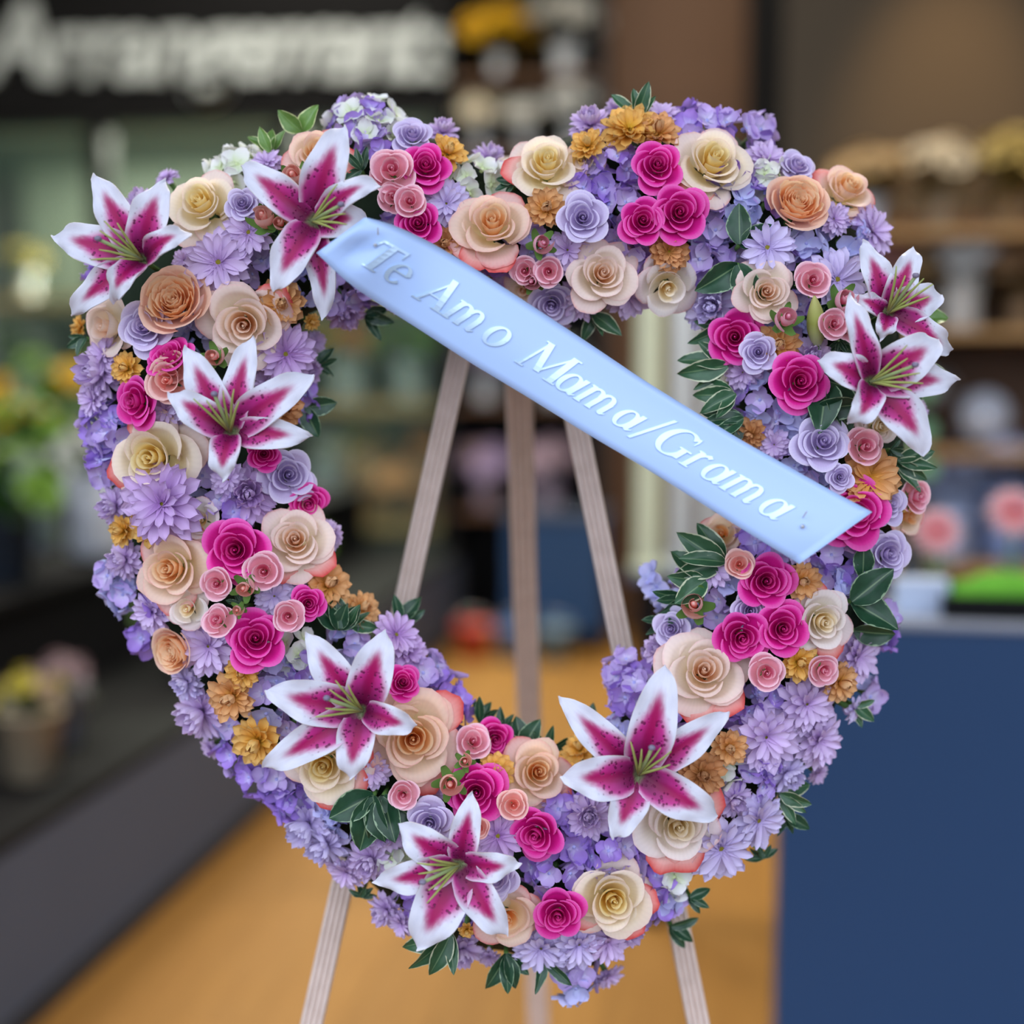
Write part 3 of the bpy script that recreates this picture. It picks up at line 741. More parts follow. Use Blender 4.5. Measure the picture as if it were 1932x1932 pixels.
# back shelf unit on that side, with bouquets and a globe
BG = 4.3
a0 = room(1560, 500, BG).x; a1 = room(2250, 500, BG).x
gu = rempty('shelf_unit', (a0 + a1) / 2, BG + 0.3, 0); tag(gu, 'wide brown shelf unit with tan boards behind the navy counter', 'shelf')
rbox('back_board', a0, a1, BG + 0.55, BG + 0.6, 0, 1.98, M['brownwood'], gu)
rbox('side_board', a0, a0 + 0.03, BG, BG + 0.55, 0, 1.98, M['brownwood'], gu)
rbox('side_board', a1 - 0.03, a1, BG, BG + 0.55, 0, 1.98, M['brownwood'], gu)
gz = [room(1800, y, BG).z for y in (1070, 850, 620, 430)]
for z in gz: rbox('shelf_board', a0 + 0.03, a1 - 0.03, BG, BG + 0.55, z - 0.025, z, M['shelf'], gu)
gg = 'bunches on the brown shelf unit'
def on_g(label, px, k, vh, fr, **kw):
    q = room(px, 500, BG + 0.22); return bunch(label, q.x, BG + 0.22, gz[k], vh, fr, group=gg, **kw)
on_g('tan bouquet on the uppermost board of the brown shelf unit', 1640, 3, 0.12, 0.17, bcol=((186, 156, 110),), nb=14, br=0.34, fcol=(128, 112, 66))
on_g('beige bouquet on the uppermost board beside the tan bouquet', 1770, 3, 0.14, 0.18, bcol=((206, 190, 160),), nb=14, br=0.34, vcol=(150, 130, 100), fcol=(140, 124, 84))
on_g('olive bouquet at the end of the uppermost board', 1900, 3, 0.14, 0.18, bcol=((170, 148, 84),), nb=12, br=0.34, vcol=(140, 112, 70), fcol=(124, 108, 56))
on_g('dusty pink bouquet on the board below the tan bouquet', 1690, 2, 0.12, 0.17, bcol=((200, 146, 136), (176, 146, 100)), nb=14, br=0.34, fcol=(136, 122, 76))
on_g('white bouquet in a pale vase on the board below the beige bouquet', 1815, 2, 0.18, 0.17, bcol=(WHT,), vcol=(216, 212, 200), nb=16, br=0.36, fcol=(160, 150, 120))
on_g('brown leafy bouquet at the end of the board with the white bouquet', 1930, 2, 0.12, 0.17, bcol=((176, 140, 100), (140, 104, 70)), nb=12, br=0.34, vcol=(150, 120, 84), fcol=(112, 92, 58))
on_g('grey white bouquet on the middle board beside the ceramic globe', 1730, 1, 0.12, 0.15, bcol=((180, 176, 170),), nb=12, br=0.34, vcol=(130, 116, 100), fcol=(110, 104, 84))
on_g('pale blue bouquet on the lowest board of the brown shelf unit', 1810, 0, 0.22, 0.18, bcol=((176, 188, 216),), vcol=(176, 190, 220), nb=14, br=0.36, fcol=(140, 150, 164))
on_g('lilac blue bouquet at the end of the lowest board', 1920, 0, 0.24, 0.19, bcol=((180, 188, 216),), vcol=(140, 160, 204), nb=14, br=0.36, fcol=(140, 150, 176))
qg = room(1858, 770, BG + 0.2)
glb = lathe('globe', [(0.0, -1.0)] + [(cos(t), sin(t)) for t in [-1.3 + 0.26 * i for i in range(11)]] + [(0.0, 1.0)], 20, plain('white_ceramic', S(206, 212, 220), 0.3, 0.5))
gr = rempty('ceramic_globe', qg.x, BG + 0.2, gz[1]); tag(gr, 'round white ceramic globe on the middle board of the brown shelf unit', 'ornament')
gs = 0.082
ob('globe', glb, gr, None, Matrix.Translation((0, 0, gs + 0.02)) @ Matrix.Diagonal((gs, gs, gs, 1)))
ob('foot', lathe('foot', [(0, 0), (0.045, 0), (0.05, 0.01), (0.03, 0.03), (0, 0.03)], 16, plain('grey_foot', S(110, 116, 126), 0.4)), gr)
# eucalyptus sprig in a bottle, next to the wreath edge
def round_leaf():
    def f(u, v):
        w = sqrt(max(0, 1 - (2 * v - 1) ** 2)) * 0.5
        return (u * w, v, 0.08 * u * u)
    return grid(4, 8, f, 'leaf')
RL = round_leaf()
eu_m = plain('eucalyptus_leaf', S(96, 132, 96), 0.5, var=0.1, transl=0.1)
qa = room(1758, 900, 2.51)
eu = rempty('eucalyptus_bottle', qa.x - 0.03, 2.51, cz); tag(eu, 'sprig of round green eucalyptus leaves in a dark bottle on the counter', 'plant')
ob('bottle', lathe('bottle', [(0, 0), (0.022, 0), (0.024, 0.06), (0.01, 0.09), (0.01, 0.11), (0.0, 0.11)], 14, vase_mat((40, 42, 46))), eu)
v, f = tube([Vector((0, 0, 0.05)), Vector((0, 0, 0.2)), Vector((0.005, 0, 0.42))], [0.003, 0.002, 0.001], 5)
ob('stem', mesh('stem', v, f, None, [M['stem']]), eu)
for i, (z, sd, s) in enumerate(((0.22, 1, .055), (0.24, -1, .055), (0.29, 1, .05), (0.31, -1, .05), (0.36, 1, .042), (0.38, -1, .042), (0.41, 0.2, .036))):
    ob('leaf', RL, eu, eu_m, Matrix.Translation((0, 0, z)) @ Matrix.Rotation(-sd * 1.0, 4, 'Y') @ Matrix.Rotation(radians(60), 4, 'X') @ Matrix.Diagonal((s, s, s, 1)))

# ribbed columns on a dark stand behind the heart
BP = 3.4
stand_z = room(1220, 1075, BP).z
a0 = room(1190, 900, BP).x; a1 = room(1420, 900, BP).x
st = rempty('display_stand', (a0 + a1) / 2, BP + 0.1, 0); tag(st, 'dark pedestal stand carrying ribbed columns behind the heart', 'stand')
pa = room(1228, 900, BP + 0.05).x
rbox('pedestal', pa - 0.03, pa + 0.03, BP + 0.02, BP + 0.08, 0.02, stand_z - 0.02, M['black'], st)
rbox('foot_plate', pa - 0.06, pa + 0.06, BP - 0.03, BP + 0.14, 0, 0.02, M['black'], st)
rbox('stand_top', a0, a1, BP - 0.08, BP + 0.28, stand_z - 0.02, stand_z, M['charcoal'], st)
def ribbed_col(label, px, w, top, mat, b):
    q = room(px, 600, b); h = room(px, top, b).z - stand_z
    prof = [(0, 0), (w * 1.15, 0), (w * 1.15, 0.02)]
    n = int(h / 0.009)
    for i in range(n * 2): prof.append((w * (1.0 if i % 2 else 0.88), 0.02 + (h - 0.04) * (i + 0.5) / (n * 2)))
    prof += [(w * 1.1, h - 0.02), (w * 1.1, h), (0, h)]
    r = rempty('ribbed_column', q.x, b, stand_z); tag(r, label, 'column', 'ribbed columns on the dark stand')
    ob('shaft', lathe('shaft', prof, 16, mat), r)
    ob('cap', lathe('cap', [(0, h), (w * 1.25, h), (w * 1.25, h + 0.015), (0, h + 0.015)], 16, mat), r)
ribbed_col('wide pale gold ribbed column on the dark stand', 1226, 0.037, 470, M['palecol'], BP)
ribbed_col('slim silver ribbed column between the other two columns', 1290, 0.031, 480, M['silver'], BP + 0.02)
ribbed_col('silver ribbed column furthest from the gold column', 1345, 0.026, 480, M['silver'], BP + 0.05)

# ================================================================== EASEL
def easel_leg(name_label, p0, p1, w, t, parent):
    d = (p1 - p0); L_ = d.length; d.normalize()
    nrm = -CF - d * (-CF).dot(d); nrm.normalize(); s = d.cross(nrm)
    prof = []      # front with four reeds
    n = 25
    for i in range(n):
        x = -w / 2 + w * i / (n - 1)
        g = abs(sin(pi * 4 * i / (n - 1))) ** 0.7
        prof.append((x, t / 2 - 0.0034 * (1 - g)))
    prof += [(w / 2, -t / 2), (-w / 2, -t / 2)]
    vs, fs, m = [], [], len(prof)
    for q in (p0, p1):
        for x, y in prof: vs.append(q + s * x + nrm * y)
    for i in range(m): fs.append((i, (i + 1) % m, m + (i + 1) % m, m + i))
    fs.append(tuple(range(m))); fs.append(tuple(range(2 * m - 1, m - 1, -1)))
    me = mesh('leg', vs, fs, None, [M['easel']], smooth=False)
    return ob('leg', me, parent)
def on_line(px0, py0, px1, py1, py, z):
    t = (py - py0) / (py1 - py0); return P(px0 + (px1 - px0) * t, py, z)
ea = ob('wooden_easel', None); tag(ea, 'pale wooden tripod easel with reeded legs holding the heart wreath', 'easel')
def leg_to_floor(px0, py0, px1, py1, ptop, z0, z1):
    A = on_line(px0, py0, px1, py1, ptop, z0); B = on_line(px0, py0, px1, py1, 1932, z1)
    d = B - A; t = (0.001 - A.z) / d.z
    return A, A + d * t
A, B = leg_to_floor(862, 690, 588, 1932, 330, -0.075, -0.045); easel_leg('left', A, B, 0.0215, 0.014, ea); tl = A
A, B = leg_to_floor(1082, 770, 1318, 1932, 330, -0.075, -0.045); easel_leg('right', A, B, 0.0215, 0.014, ea)
A = P(966, 300, -0.10); B = Vector((0.055, 2.05, 0.0)); easel_leg('rear', A, B, 0.03, 0.014, ea)
for py in (1500, 560):
    pa = on_line(862, 690, 588, 1932, py, -0.085); pb = on_line(1082, 770, 1318, 1932, py, -0.085)
    v, f = tube([pa, pb], [0.006, 0.006], 8); ob('cross_bar', mesh('cross_bar', v, f, None, [M['easel']]), ea)

# ================================================================== THE HEART
OUT = [(930, 300), (860, 245), (760, 205), (680, 185), (600, 210), (500, 270), (400, 290), (300, 350), (230, 400), (180, 480), (150, 600), (140, 720), (150, 850), (180, 980), (190, 1100), (240, 1190), (290, 1260), (330, 1340), (390, 1420), (440, 1480), (520, 1560), (600, 1640), (680, 1700), (740, 1770), (850, 1830), (950, 1840), (1050, 1870), (1100, 1890), (1180, 1830), (1260, 1740), (1330, 1690), (1440, 1620), (1500, 1520), (1580, 1430), (1620, 1340), (1660, 1230), (1690, 1130), (1730, 1040), (1750, 940), (1740, 820), (1750, 700), (1730, 560), (1680, 440), (1640, 340), (1560, 310), (1470, 270), (1420, 210), (1320, 195), (1200, 190), (1100, 210), (1000, 260)]
INN = [(930, 545), (1010, 590), (1100, 610), (1200, 590), (1290, 600), (1330, 660), (1330, 760), (1370, 830), (1380, 900), (1340, 960), (1290, 1020), (1250, 1100), (1230, 1180), (1200, 1230), (1150, 1260), (1140, 1320), (1100, 1400), (1040, 1420), (980, 1395), (900, 1360), (870, 1310), (830, 1250), (780, 1200), (740, 1160), (700, 1150), (650, 1080), (640, 1000), (610, 940), (590, 860), (590, 760), (600, 680), (610, 620), (680, 590), (760, 580), (850, 570)]
def near(poly, x, y):
    best = None
    for i in range(len(poly)):
        x0, y0 = poly[i]; x1, y1 = poly[(i + 1) % len(poly)]
        dx, dy = x1 - x0, y1 - y0; t = max(0, min(1, ((x - x0) * dx + (y - y0) * dy) / (dx * dx + dy * dy)))
        qx, qy = x0 + t * dx, y0 + t * dy; d = math.hypot(x - qx, y - qy)
        if best is None or d < best[0]: best = (d, qx, qy)
    return best
def inside(poly, x, y):
    c = False; n = len(poly)
    for i in range(n):
        x0, y0 = poly[i]; x1, y1 = poly[i - 1]
        if (y0 > y) != (y1 > y) and x < (x1 - x0) * (y - y0) / (y1 - y0) + x0: c = not c
    return c
def shape_at(x, y):
    """(u, dirx, diry): u 0 on the crest of the tube, 1 at either rim; direction to that rim"""
    do, ox, oy = near(OUT, x, y); di, ix, iy = near(INN, x, y)
    io = inside(OUT, x, y); ii = inside(INN, x, y)
    if not io: return 1.05, (x - ox) / max(do, 1e-3), (y - oy) / max(do, 1e-3)
    if ii: return 1.05, (x - ix) / max(di, 1e-3), (y - iy) / max(di, 1e-3)
    u = (di - do) / (di + do)
    if u >= 0: return u, (ox - x) / max(do, 1e-3), (oy - y) / max(do, 1e-3)
    return -u, (ix - x) / max(di, 1e-3), (iy - y) / max(di, 1e-3)

# mossy foam heart
def radial(poly, cx, cy, th):
    best = 0; dx, dy = cos(th), sin(th)
    for i in range(len(poly)):
        x0, y0 = poly[i]; x1, y1 = poly[(i + 1) % len(poly)]
        ex, ey = x1 - x0, y1 - y0; den = dx * ey - dy * ex
        if abs(den) < 1e-9: continue
        t = ((x0 - cx) * ey - (y0 - cy) * ex) / den; s = ((x0 - cx) * dy - (y0 - cy) * dx) / den
        if t > 0 and 0 <= s <= 1: best = max(best, t)
    return best
def foam_mesh():
    vs, fs = [], []; n, m = 72, 14
    for k in range(n):
        th = 2 * pi * k / n
        ro = radial(OUT, 950, 850, th); ri = radial(INN, 950, 850, th)
        mid = (ro + ri) / 2; hw = (ro - ri) / 2 * 0.80
        for j in range(m):
            a = 2 * pi * j / m
            r = mid + hw * cos(a); z = 0.0 + (0.058 if sin(a) > 0 else 0.035) * sin(a)
            vs.append(P(950 + r * cos(th), 850 + r * sin(th), z))
    for k in range(n):
        for j in range(m):
            a = k * m + j; b = k * m + (j + 1) % m; c = ((k + 1) % n) * m + (j + 1) % m; d = ((k + 1) % n) * m + j
            fs.append((a, b, c, d))
    return mesh('foam_heart', vs, fs, None, [M['foam']])
fo = ob('foam_heart', foam_mesh()); tag(fo, 'dark mossy heart shaped foam ring into which the flowers are set', 'wreath frame')
# ------------------------------------------------------------------ flower part meshes (shared)
STEM = None
v_, f_ = tube([Vector((0, 0, -0.055)), Vector((0, 0, -0.02)), Vector((0, 0, 0.0))], [0.0022, 0.0024, 0.003], 6)
STEM = mesh('stem', v_, f_, None, [M['stem']])

def rose_petal(R, H, th, w, flare, roll, spiral, sd, nu=10, nv=8, base=0.22, tipup=0.0, ruf=0.0, pt=0.0):
    rg = random.Random(sd); p1 = rg.uniform(0, 6); p2 = rg.uniform(0, 6)
    def f(u, v):
        ang = th + w * u * (0.45 + 0.55 * min(1, v * 1.6) ** 0.6)
        rad = R * (base + (1 - base) * min(1.0, v / 0.6) ** 0.65)
        fv = max(0.0, (v - 0.45) / 0.55)
        rad += flare * R * fv ** 1.6 * (1 - 0.9 * u * u) + pt * R * (0.5 - abs(u) ** 1.5) * min(1, v * 1.3)
        rad *= 1 + spiral * u
        z = H * v ** 0.85 * (1 - 0.20 * abs(u) ** 2.6 * v + tipup * (1 - abs(u)) * v)
        rv = max(0.0, (v - 0.82) / 0.18)
        rad += roll * R * rv ** 1.5 * (1 - 0.5 * u * u); z -= roll * R * 0.8 * rv ** 2.0
        rad += R * 0.025 * sin(4.2 * u + p1) * v * v
        z += H * 0.025 * sin(3.7 * u + p2) * v
        if ruf: rad += ruf * sin(11 * u + p1) * v ** 3; z += ruf * 0.7 * sin(9 * u + p2) * v ** 3
        return (rad * cos(ang), rad * sin(ang), z)
    return grid(nu, nv, f, 'petal')

def core_cone(R, H):
    return lathe('core', [(R * 0.5, 0), (R * 0.9, H * 0.5), (R * 0.8, H * 0.9), (R * 0.35, H), (0.0, H * 0.97)], 10, None)

def tight_rose(sd):
    rg = random.Random(sd); out = [('core', core_cone(0.055, 0.86), 0)]
    n = 12; th = rg.uniform(0, 6)
    for k in range(n):
        t = k / (n - 1); R = 0.075 + 0.59 * t ** 1.15
        H = 0.90 + 0.07 * sin(pi * min(1, t * 1.3)) - 0.22 * t ** 2.5 + rg.uniform(-.015, .015)
        w = 2.5 - 1.4 * min(1, t * 1.5) + rg.uniform(-.08, .08)
        th += 2.25 + rg.uniform(-.3, .3)
        out.append(('petal', rose_petal(R, H, th, w, 0.05 + 0.16 * t, 0.05 + 0.10 * t, 0.10 * (1 - 0.5 * t), sd * 50 + k, pt=0.10 * min(1, t * 2)), 0 if k < 6 else 1))
    th0 = rg.uniform(0, 6)
    for k in range(6):
        th = th0 + k * 2 * pi / 5 * 2 + rg.uniform(-.2, .2)
        out.append(('petal', rose_petal(.72 + .035 * k, .72 - .055 * k, th, 0.86, 0.24 + rg.uniform(0, .10), 0.14, 0.04, sd * 50 + 20 + k, pt=0.10), 2))
    return out
def tea_rose(sd, open_=1.0):
    """high-centred bloom: tall bud, wide outer petals and spreading guards"""
    rg = random.Random(sd); out = [('core', core_cone(0.04, 1.0), 0)]
    n = 11; th = rg.uniform(0, 6)
    for k in range(n):
        t = k / (n - 1); R = 0.06 + 0.40 * t ** 1.1
        H = 1.05 + 0.06 * sin(pi * min(1, t * 1.2)) - 0.06 * t ** 3 + rg.uniform(-.015, .015)
        w = 2.4 - 1.25 * min(1, t * 1.5)
        th += 2.3 + rg.uniform(-.3, .3)
        out.append(('petal', rose_petal(R, H, th, w, 0.05 + 0.14 * t, 0.06 + 0.09 * t, 0.10 * (1 - .5 * t), sd * 50 + k, pt=0.09 * min(1, t * 2)), 0 if k < 8 else 1))
    th0 = rg.uniform(0, 6)
    for k in range(5):
        th = th0 + k * 2.45 + rg.uniform(-.2, .2)
        out.append(('petal', rose_petal(.50 + .05 * k, .98 - .10 * k, th, 1.05, (0.20 + 0.07 * k) * open_, 0.13, 0.04, sd * 50 + 20 + k, ruf=0.007, pt=0.08), 1))
    for k in range(5):
        th = th0 + 0.6 + k * 2.52 + rg.uniform(-.2, .2)
        out.append(('petal', rose_petal(.64 + .03 * k, .58 - .06 * k, th, 0.84, (0.50 + 0.10 * rg.random()) * open_, 0.14, 0.02, sd * 50 + 40 + k, base=0.3, ruf=0.014, pt=0.05), 2 if k > 1 else 1))
    return out
def spray_rose(sd):
    rg = random.Random(sd); out = [('core', core_cone(0.07, 0.95), 0)]
    Rs = [.10, .17, .26, .36, .47, .58, .69]
    Hs = [1.0, 1.04, 1.06, 1.05, 1.02, .96, .88]
    ws = [2.4, 2.0, 1.75, 1.55, 1.45, 1.35, 1.3]
    th = rg.uniform(0, 6)
    for k in range(7):
        th += 2.35 + rg.uniform(-.2, .2)
        out.append(('petal', rose_petal(Rs[k], Hs[k], th, ws[k], 0.05 + 0.02 * k, 0.06 + .012 * k, 0.10, sd * 50 + k, 8, 7, pt=0.02 * k), 0 if k < 4 else 1))
    th0 = rg.uniform(0, 6)
    for k in range(4):
        out.append(('petal', rose_petal(.78 + .03 * k, .78 - .08 * k, th0 + k * 1.62, 1.0, 0.20, 0.10, 0.04, sd * 50 + 20 + k, 8, 7), 2))
    for k in range(5):
        def f(u, v, k=k):
            a = k * 2 * pi / 5 + 0.3; r = 0.12 + 0.80 * v; w = 0.26 * (1 - v) ** 0.7
            return (r * cos(a) - u * w * sin(a), r * sin(a) + u * w * cos(a), -0.02 + 0.16 * v * v - 0.10 * v)
        out.append(('sepal', grid(2, 4, f, 'sepal'), 9))
    return out
def bud_rose(sd):
    rg = random.Random(sd); out = [('core', core_cone(0.20, 1.55), 0)]
    th = rg.uniform(0, 6)
    for k, (R, H, w) in enumerate(((.20, 1.62, 2.3), (.33, 1.66, 2.0), (.48, 1.62, 1.7), (.64, 1.5, 1.5), (.78, 1.3, 1.35))):
        th += 2.35
        out.append(('petal', rose_petal(R, H, th, w, -0.42 + .06 * k, 0.05, 0.12, sd * 50 + k, 8, 7, base=0.4), 0 if k < 2 else 1))
    for k in range(5):
        def f(u, v, k=k):
            a = k * 2 * pi / 5; r = 0.25 + 0.75 * min(1, v * 1.4) ** .6 + 0.15 * v; w = 0.34 * (1 - v) ** 0.6
            return (r * cos(a) - u * w * sin(a), r * sin(a) + u * w * cos(a), 0.9 * v)
        out.append(('sepal', grid(2, 5, f, 'sepal'), 9))
    return out
def garden_rose(sd):
    rg = random.Random(sd); out = []
    n = 26
    for k in range(n):
        t = k / (n - 1); rr = 0.05 + 0.64 * t; th = k * 2.399 + rg.uniform(-.3, .3)
        out.append(('petal', rose_petal(rr, 0.86 + 0.08 * t - 0.05 * rg.random(), th, min(2.2, 0.34 / (rr + 0.06) + 0.36), 0.10, 0.05, 0.14 * (1 if k % 2 else -1), sd * 90 + k, 8, 5, base=0.5, ruf=0.022), 0))
    th0 = rg.uniform(0, 6)
    for k in range(6):
        out.append(('petal', rose_petal(.78 + .03 * k, .92 - .05 * k, th0 + k * 2 * pi / 6 * 2.5, 0.95, 0.06 + 0.03 * k, 0.07, 0.05, sd * 90 + 40 + k, base=0.35, ruf=0.012), 2))
    return out
def cup_rose(sd):
    """rose seen mostly as big pale overlapping outer petals"""
    rg = random.Random(sd); out = [('core', core_cone(0.06, 0.8), 0)]
    th = rg.uniform(0, 6)
    for k, (R, H, w) in enumerate(((.10, .86, 2.3), (.17, .90, 1.9), (.26, .92, 1.7), (.36, .92, 1.5), (.47, .90, 1.4), (.6, .84, 1.3))):
        th += 2.35
        out.append(('petal', rose_petal(R, H, th, w, 0.1, 0.08, 0.10, sd * 50 + k), 0 if k < 4 else 1))
    for k in range(6):
        out.append(('petal', rose_petal(.66 + .04 * k, .70 - .08 * k, th + k * 2.45, 0.9, 0.34, 0.16, 0.03, sd * 50 + 30 + k, ruf=0.014), 1 if k < 3 else 2))
    return out
ROSES = {'tight': [tight_rose(i) for i in (1, 2, 3)], 'tea': [tea_rose(11), tea_rose(12), tea_rose(13, 1.15)], 'spray': [spray_rose(21), spray_rose(22)],
         'bud': [bud_rose(31)], 'garden': [garden_rose(41)], 'cup': [cup_rose(51), cup_rose(52)]}
SCHEME = {'hot': ('hot_in', 'hot', 'hot'), 'lav': ('lav_in', 'lav', 'lav'), 'spray': ('spray_in', 'spray', 'spray'), 'coral': ('coral_in', 'coral', 'coral'),
          'peach': ('peach_core', 'peach_out', 'peach_grd'), 'yel': ('yel_core', 'yel_out', 'yel_grd'), 'wht': ('wht_core', 'wht_out', 'wht_grd'),
          'bls': ('bls_core', 'bls_out', 'bls_grd'), 'gar': ('gar_in', 'gar_out', 'gar_out')}
TR = {}
for k_, lst_ in ROSES.items():
    TR[k_] = [max(max(math.hypot(v.co.x, v.co.y) for v in me_.vertices) for nm_, me_, rl_ in T_ if rl_ != 9) for T_ in lst_]
ROSE_H = {'tight': 0.85, 'tea': 0.95, 'spray': 0.95, 'bud': 1.3, 'garden': 0.85, 'cup': 0.8}

REDP = [rose_petal(.62, .34, 0.0, 0.62, 0.42, 0.18, 0.0, 900 + i, base=0.3, ruf=0.02, pt=0.10) for i in range(2)]
# mum petals
def mum_petal(wd, cup, curl, tip):
    def f(u, v):
        w = wd * (0.42 + 0.58 * sin(pi * min(1.0, 0.12 + 0.60 * v))) * (1 - max(0, (v - tip) / (1 - tip)) ** 2.4) ** 0.5 if v < 1 else wd * 0.05
        return (u * w, 0.08 + 0.92 * v, cup * u * u * wd + curl * v * v)
    return grid(4, 6, f, 'petal')
MP = [mum_petal(0.145, 0.5, -0.10, 0.80), mum_petal(0.135, 0.7, 0.04, 0.76), mum_petal(0.155, 0.4, -0.18, 0.84)]
MPI = [mum_petal(0.17, 0.9, 0.36, 0.76), mum_petal(0.18, 1.0, 0.45, 0.74)]
BP_ = [mum_petal(0.19, 0.7, 0.02, 0.80), mum_petal(0.175, 0.8, 0.10, 0.76), mum_petal(0.20, 0.6, -0.08, 0.82)]
BPI = [mum_petal(0.21, 1.1, 0.40, 0.74), mum_petal(0.23, 1.1, 0.5, 0.72)]

def hyd_petal(sd):
    rg = random.Random(sd); a = rg.uniform(.03, .10); b = rg.uniform(-.05, .10); p = rg.uniform(0, 6)
    def f(u, v):
        w = 0.50 * (sin(pi * min(1, 0.10 + 0.80 * v)) ** 0.75) * (1.0 if v < 0.98 else 0.5)
        return (u * w, 0.04 + 0.96 * v, a * u * u * 2 + b * v * v + 0.045 * sin(5 * v + p) * u)
    return grid(4, 5, f, 'petal')
HP_ = [hyd_petal(i) for i in range(4)]
BEAD = lathe('floret', [(0.12, -0.25), (0.13, 0.02), (0.10, 0.10), (0.0, 0.14)], 7, None)

def leaf_mesh(wd, bend, sd):
    rg = random.Random(sd); p = rg.uniform(0, 6)
    def f(u, v):
        w = wd * sin(pi * (0.04 + 0.94 * v) ** 0.85) ** 0.85 if v < 1 else 0.0
        return (u * w, v, 0.45 * abs(u) * w + bend * v * v + 0.035 * sin(9 * v + p) * u)
    return grid(6, 9, f, 'leaf')
LEAF = [leaf_mesh(0.20, -0.15, 1), leaf_mesh(0.24, -0.30, 2), leaf_mesh(0.17, 0.05, 3)]
BLEAF = [leaf_mesh(0.30, -0.12, 4)]

# ------------------------------------------------------------------ placing a flower on the heart
PX = 0.0005
ITEMS = []          # (kind word, look, x, y, r, root)
def frame(x, y, zf, hc, tilt=1.0, face=None, roll=0.0, s=1.0, zoff=0.0):
    u, dx, dy = shape_at(x, y)
    uu = min(1.0, u)
    z = zf * (0.30 + 0.70 * sqrt(max(0.0, 1 - uu * uu))) + zoff
    ang = radians(52) * min(1.05, u) ** 1.7 * tilt
    n = Vector((dx * sin(ang), -dy * sin(ang), cos(ang)))
    if face is not None:
        n = Vector((face[0], -face[1], 1.0)).normalized()
    c = P(x, y, z)
    nw = (WROT @ n).normalized()
    q = n.to_track_quat('Z', 'Y').to_matrix()
    Rm = (WROT @ q @ Matrix.Rotation(roll, 3, 'Z')).to_4x4()
    return Matrix.Translation(c - nw * hc) @ Rm

def root_at(name, mw):
    o = bpy.data.objects.new(name, None); COL.objects.link(o); o.matrix_basis = mw; o.empty_display_size = 0.01
    return o
DS = lambda s: Matrix.Diagonal((s, s, s, 1))

def rose(x, y, r, scheme, tmpl, variant=0, face=None, roll=None, zoff=0.0, tilt=0.62, red=()):
    s = r * PX / TR[tmpl][variant % len(TR[tmpl])] * {'tea': 1.20, 'cup': 1.12, 'tight': 1.17, 'spray': 1.15, 'garden': 1.10}.get(tmpl, 1.06)
    hc = ROSE_H[tmpl] * s
    zoff += {'bud': 0.010, 'spray': 0.006}.get(tmpl, 0.0)
    if roll is None: roll = (x * 0.37 + y * 0.91) % 6.28
    mw = frame(x, y, 0.110, hc, tilt, face, roll, zoff=zoff)
    root = root_at('rose' if scheme not in ('spray', 'coral') else 'spray_rose', mw)
    T = ROSES[tmpl][variant % len(ROSES[tmpl])]; sch = SCHEME[scheme]
    sc = DS(s)
    for nm, me, role in T:
        mat = M['sepal'] if role == 9 else M[sch[role]]
        ob(nm, me, root, mat, sc)
    if red:
        Ri = (WROT.to_4x4().inverted() @ Matrix(mw)).to_3x3().inverted()
        for i, a in enumerate(red):
            dl = Ri @ Vector((cos(radians(a)), sin(radians(a)), 0)); th = math.atan2(dl.y, dl.x)
            ob('petal', REDP[i % 2], root, M['red_grd'], sc @ Matrix.Rotation(th, 4, 'Z') @ DS(TR[tmpl][variant % len(TR[tmpl])]))
    ob('stem', STEM, root)
    return root

def mum(x, y, r, mat, style, face=None, zoff=0.0, petals=None, inner=None, eye='eye_g', name='chrysanthemum', tilt=0.9):
    rg = random.Random(int(x * 7 + y * 13)); s = r * PX * 1.02
    petals = petals or MP; inner = inner or MPI
    if style == 'daisy': rings = ((16, 1.0, 4), (14, 0.88, 15)); hc = 0.12 * s
    elif style == 'semi': rings = ((18, 1.0, 2), (16, 0.9, 15), (12, 0.70, 32)); hc = 0.22 * s
    elif style == 'pom': rings = ((18, 1.0, 0), (17, 0.93, 16), (15, 0.78, 34), (11, 0.60, 54), (7, 0.42, 74)); hc = 0.35 * s
    else: rings = ((13, 1.0, 8), (12, 0.85, 26), (9, 0.66, 48), (6, 0.46, 70)); hc = 0.32 * s
    mw = frame(x, y, 0.086, hc, tilt, face, rg.uniform(0, 6), zoff=zoff)
    root = root_at(name, mw)
    for k, (n, ln, el) in enumerate(rings):
        for i in range(n):
            th = 2 * pi * (i + 0.5 * k) / n + rg.uniform(-.10, .10)
            e = radians(el + rg.uniform(-9, 9)); l = s * ln * rg.uniform(0.9, 1.07)
            pm = (inner if el > 33 else petals); me = pm[rg.randrange(len(pm))]
            ob('petal', me, root, mat, Matrix.Translation((0, 0, 0.03 * s * k)) @ Matrix.Rotation(th, 4, 'Z') @ Matrix.Rotation(e, 4, 'X') @ Matrix.Rotation(rg.uniform(-.2, .2), 4, 'Y') @ Matrix.Diagonal((l * 1.08, l, l, 1)))
    if style in ('daisy', 'semi'):
        ob('eye', EYE, root, M[eye], DS(s * (0.20 if style == 'daisy' else 0.14)))
    ob('stem', STEM, root)
    return root

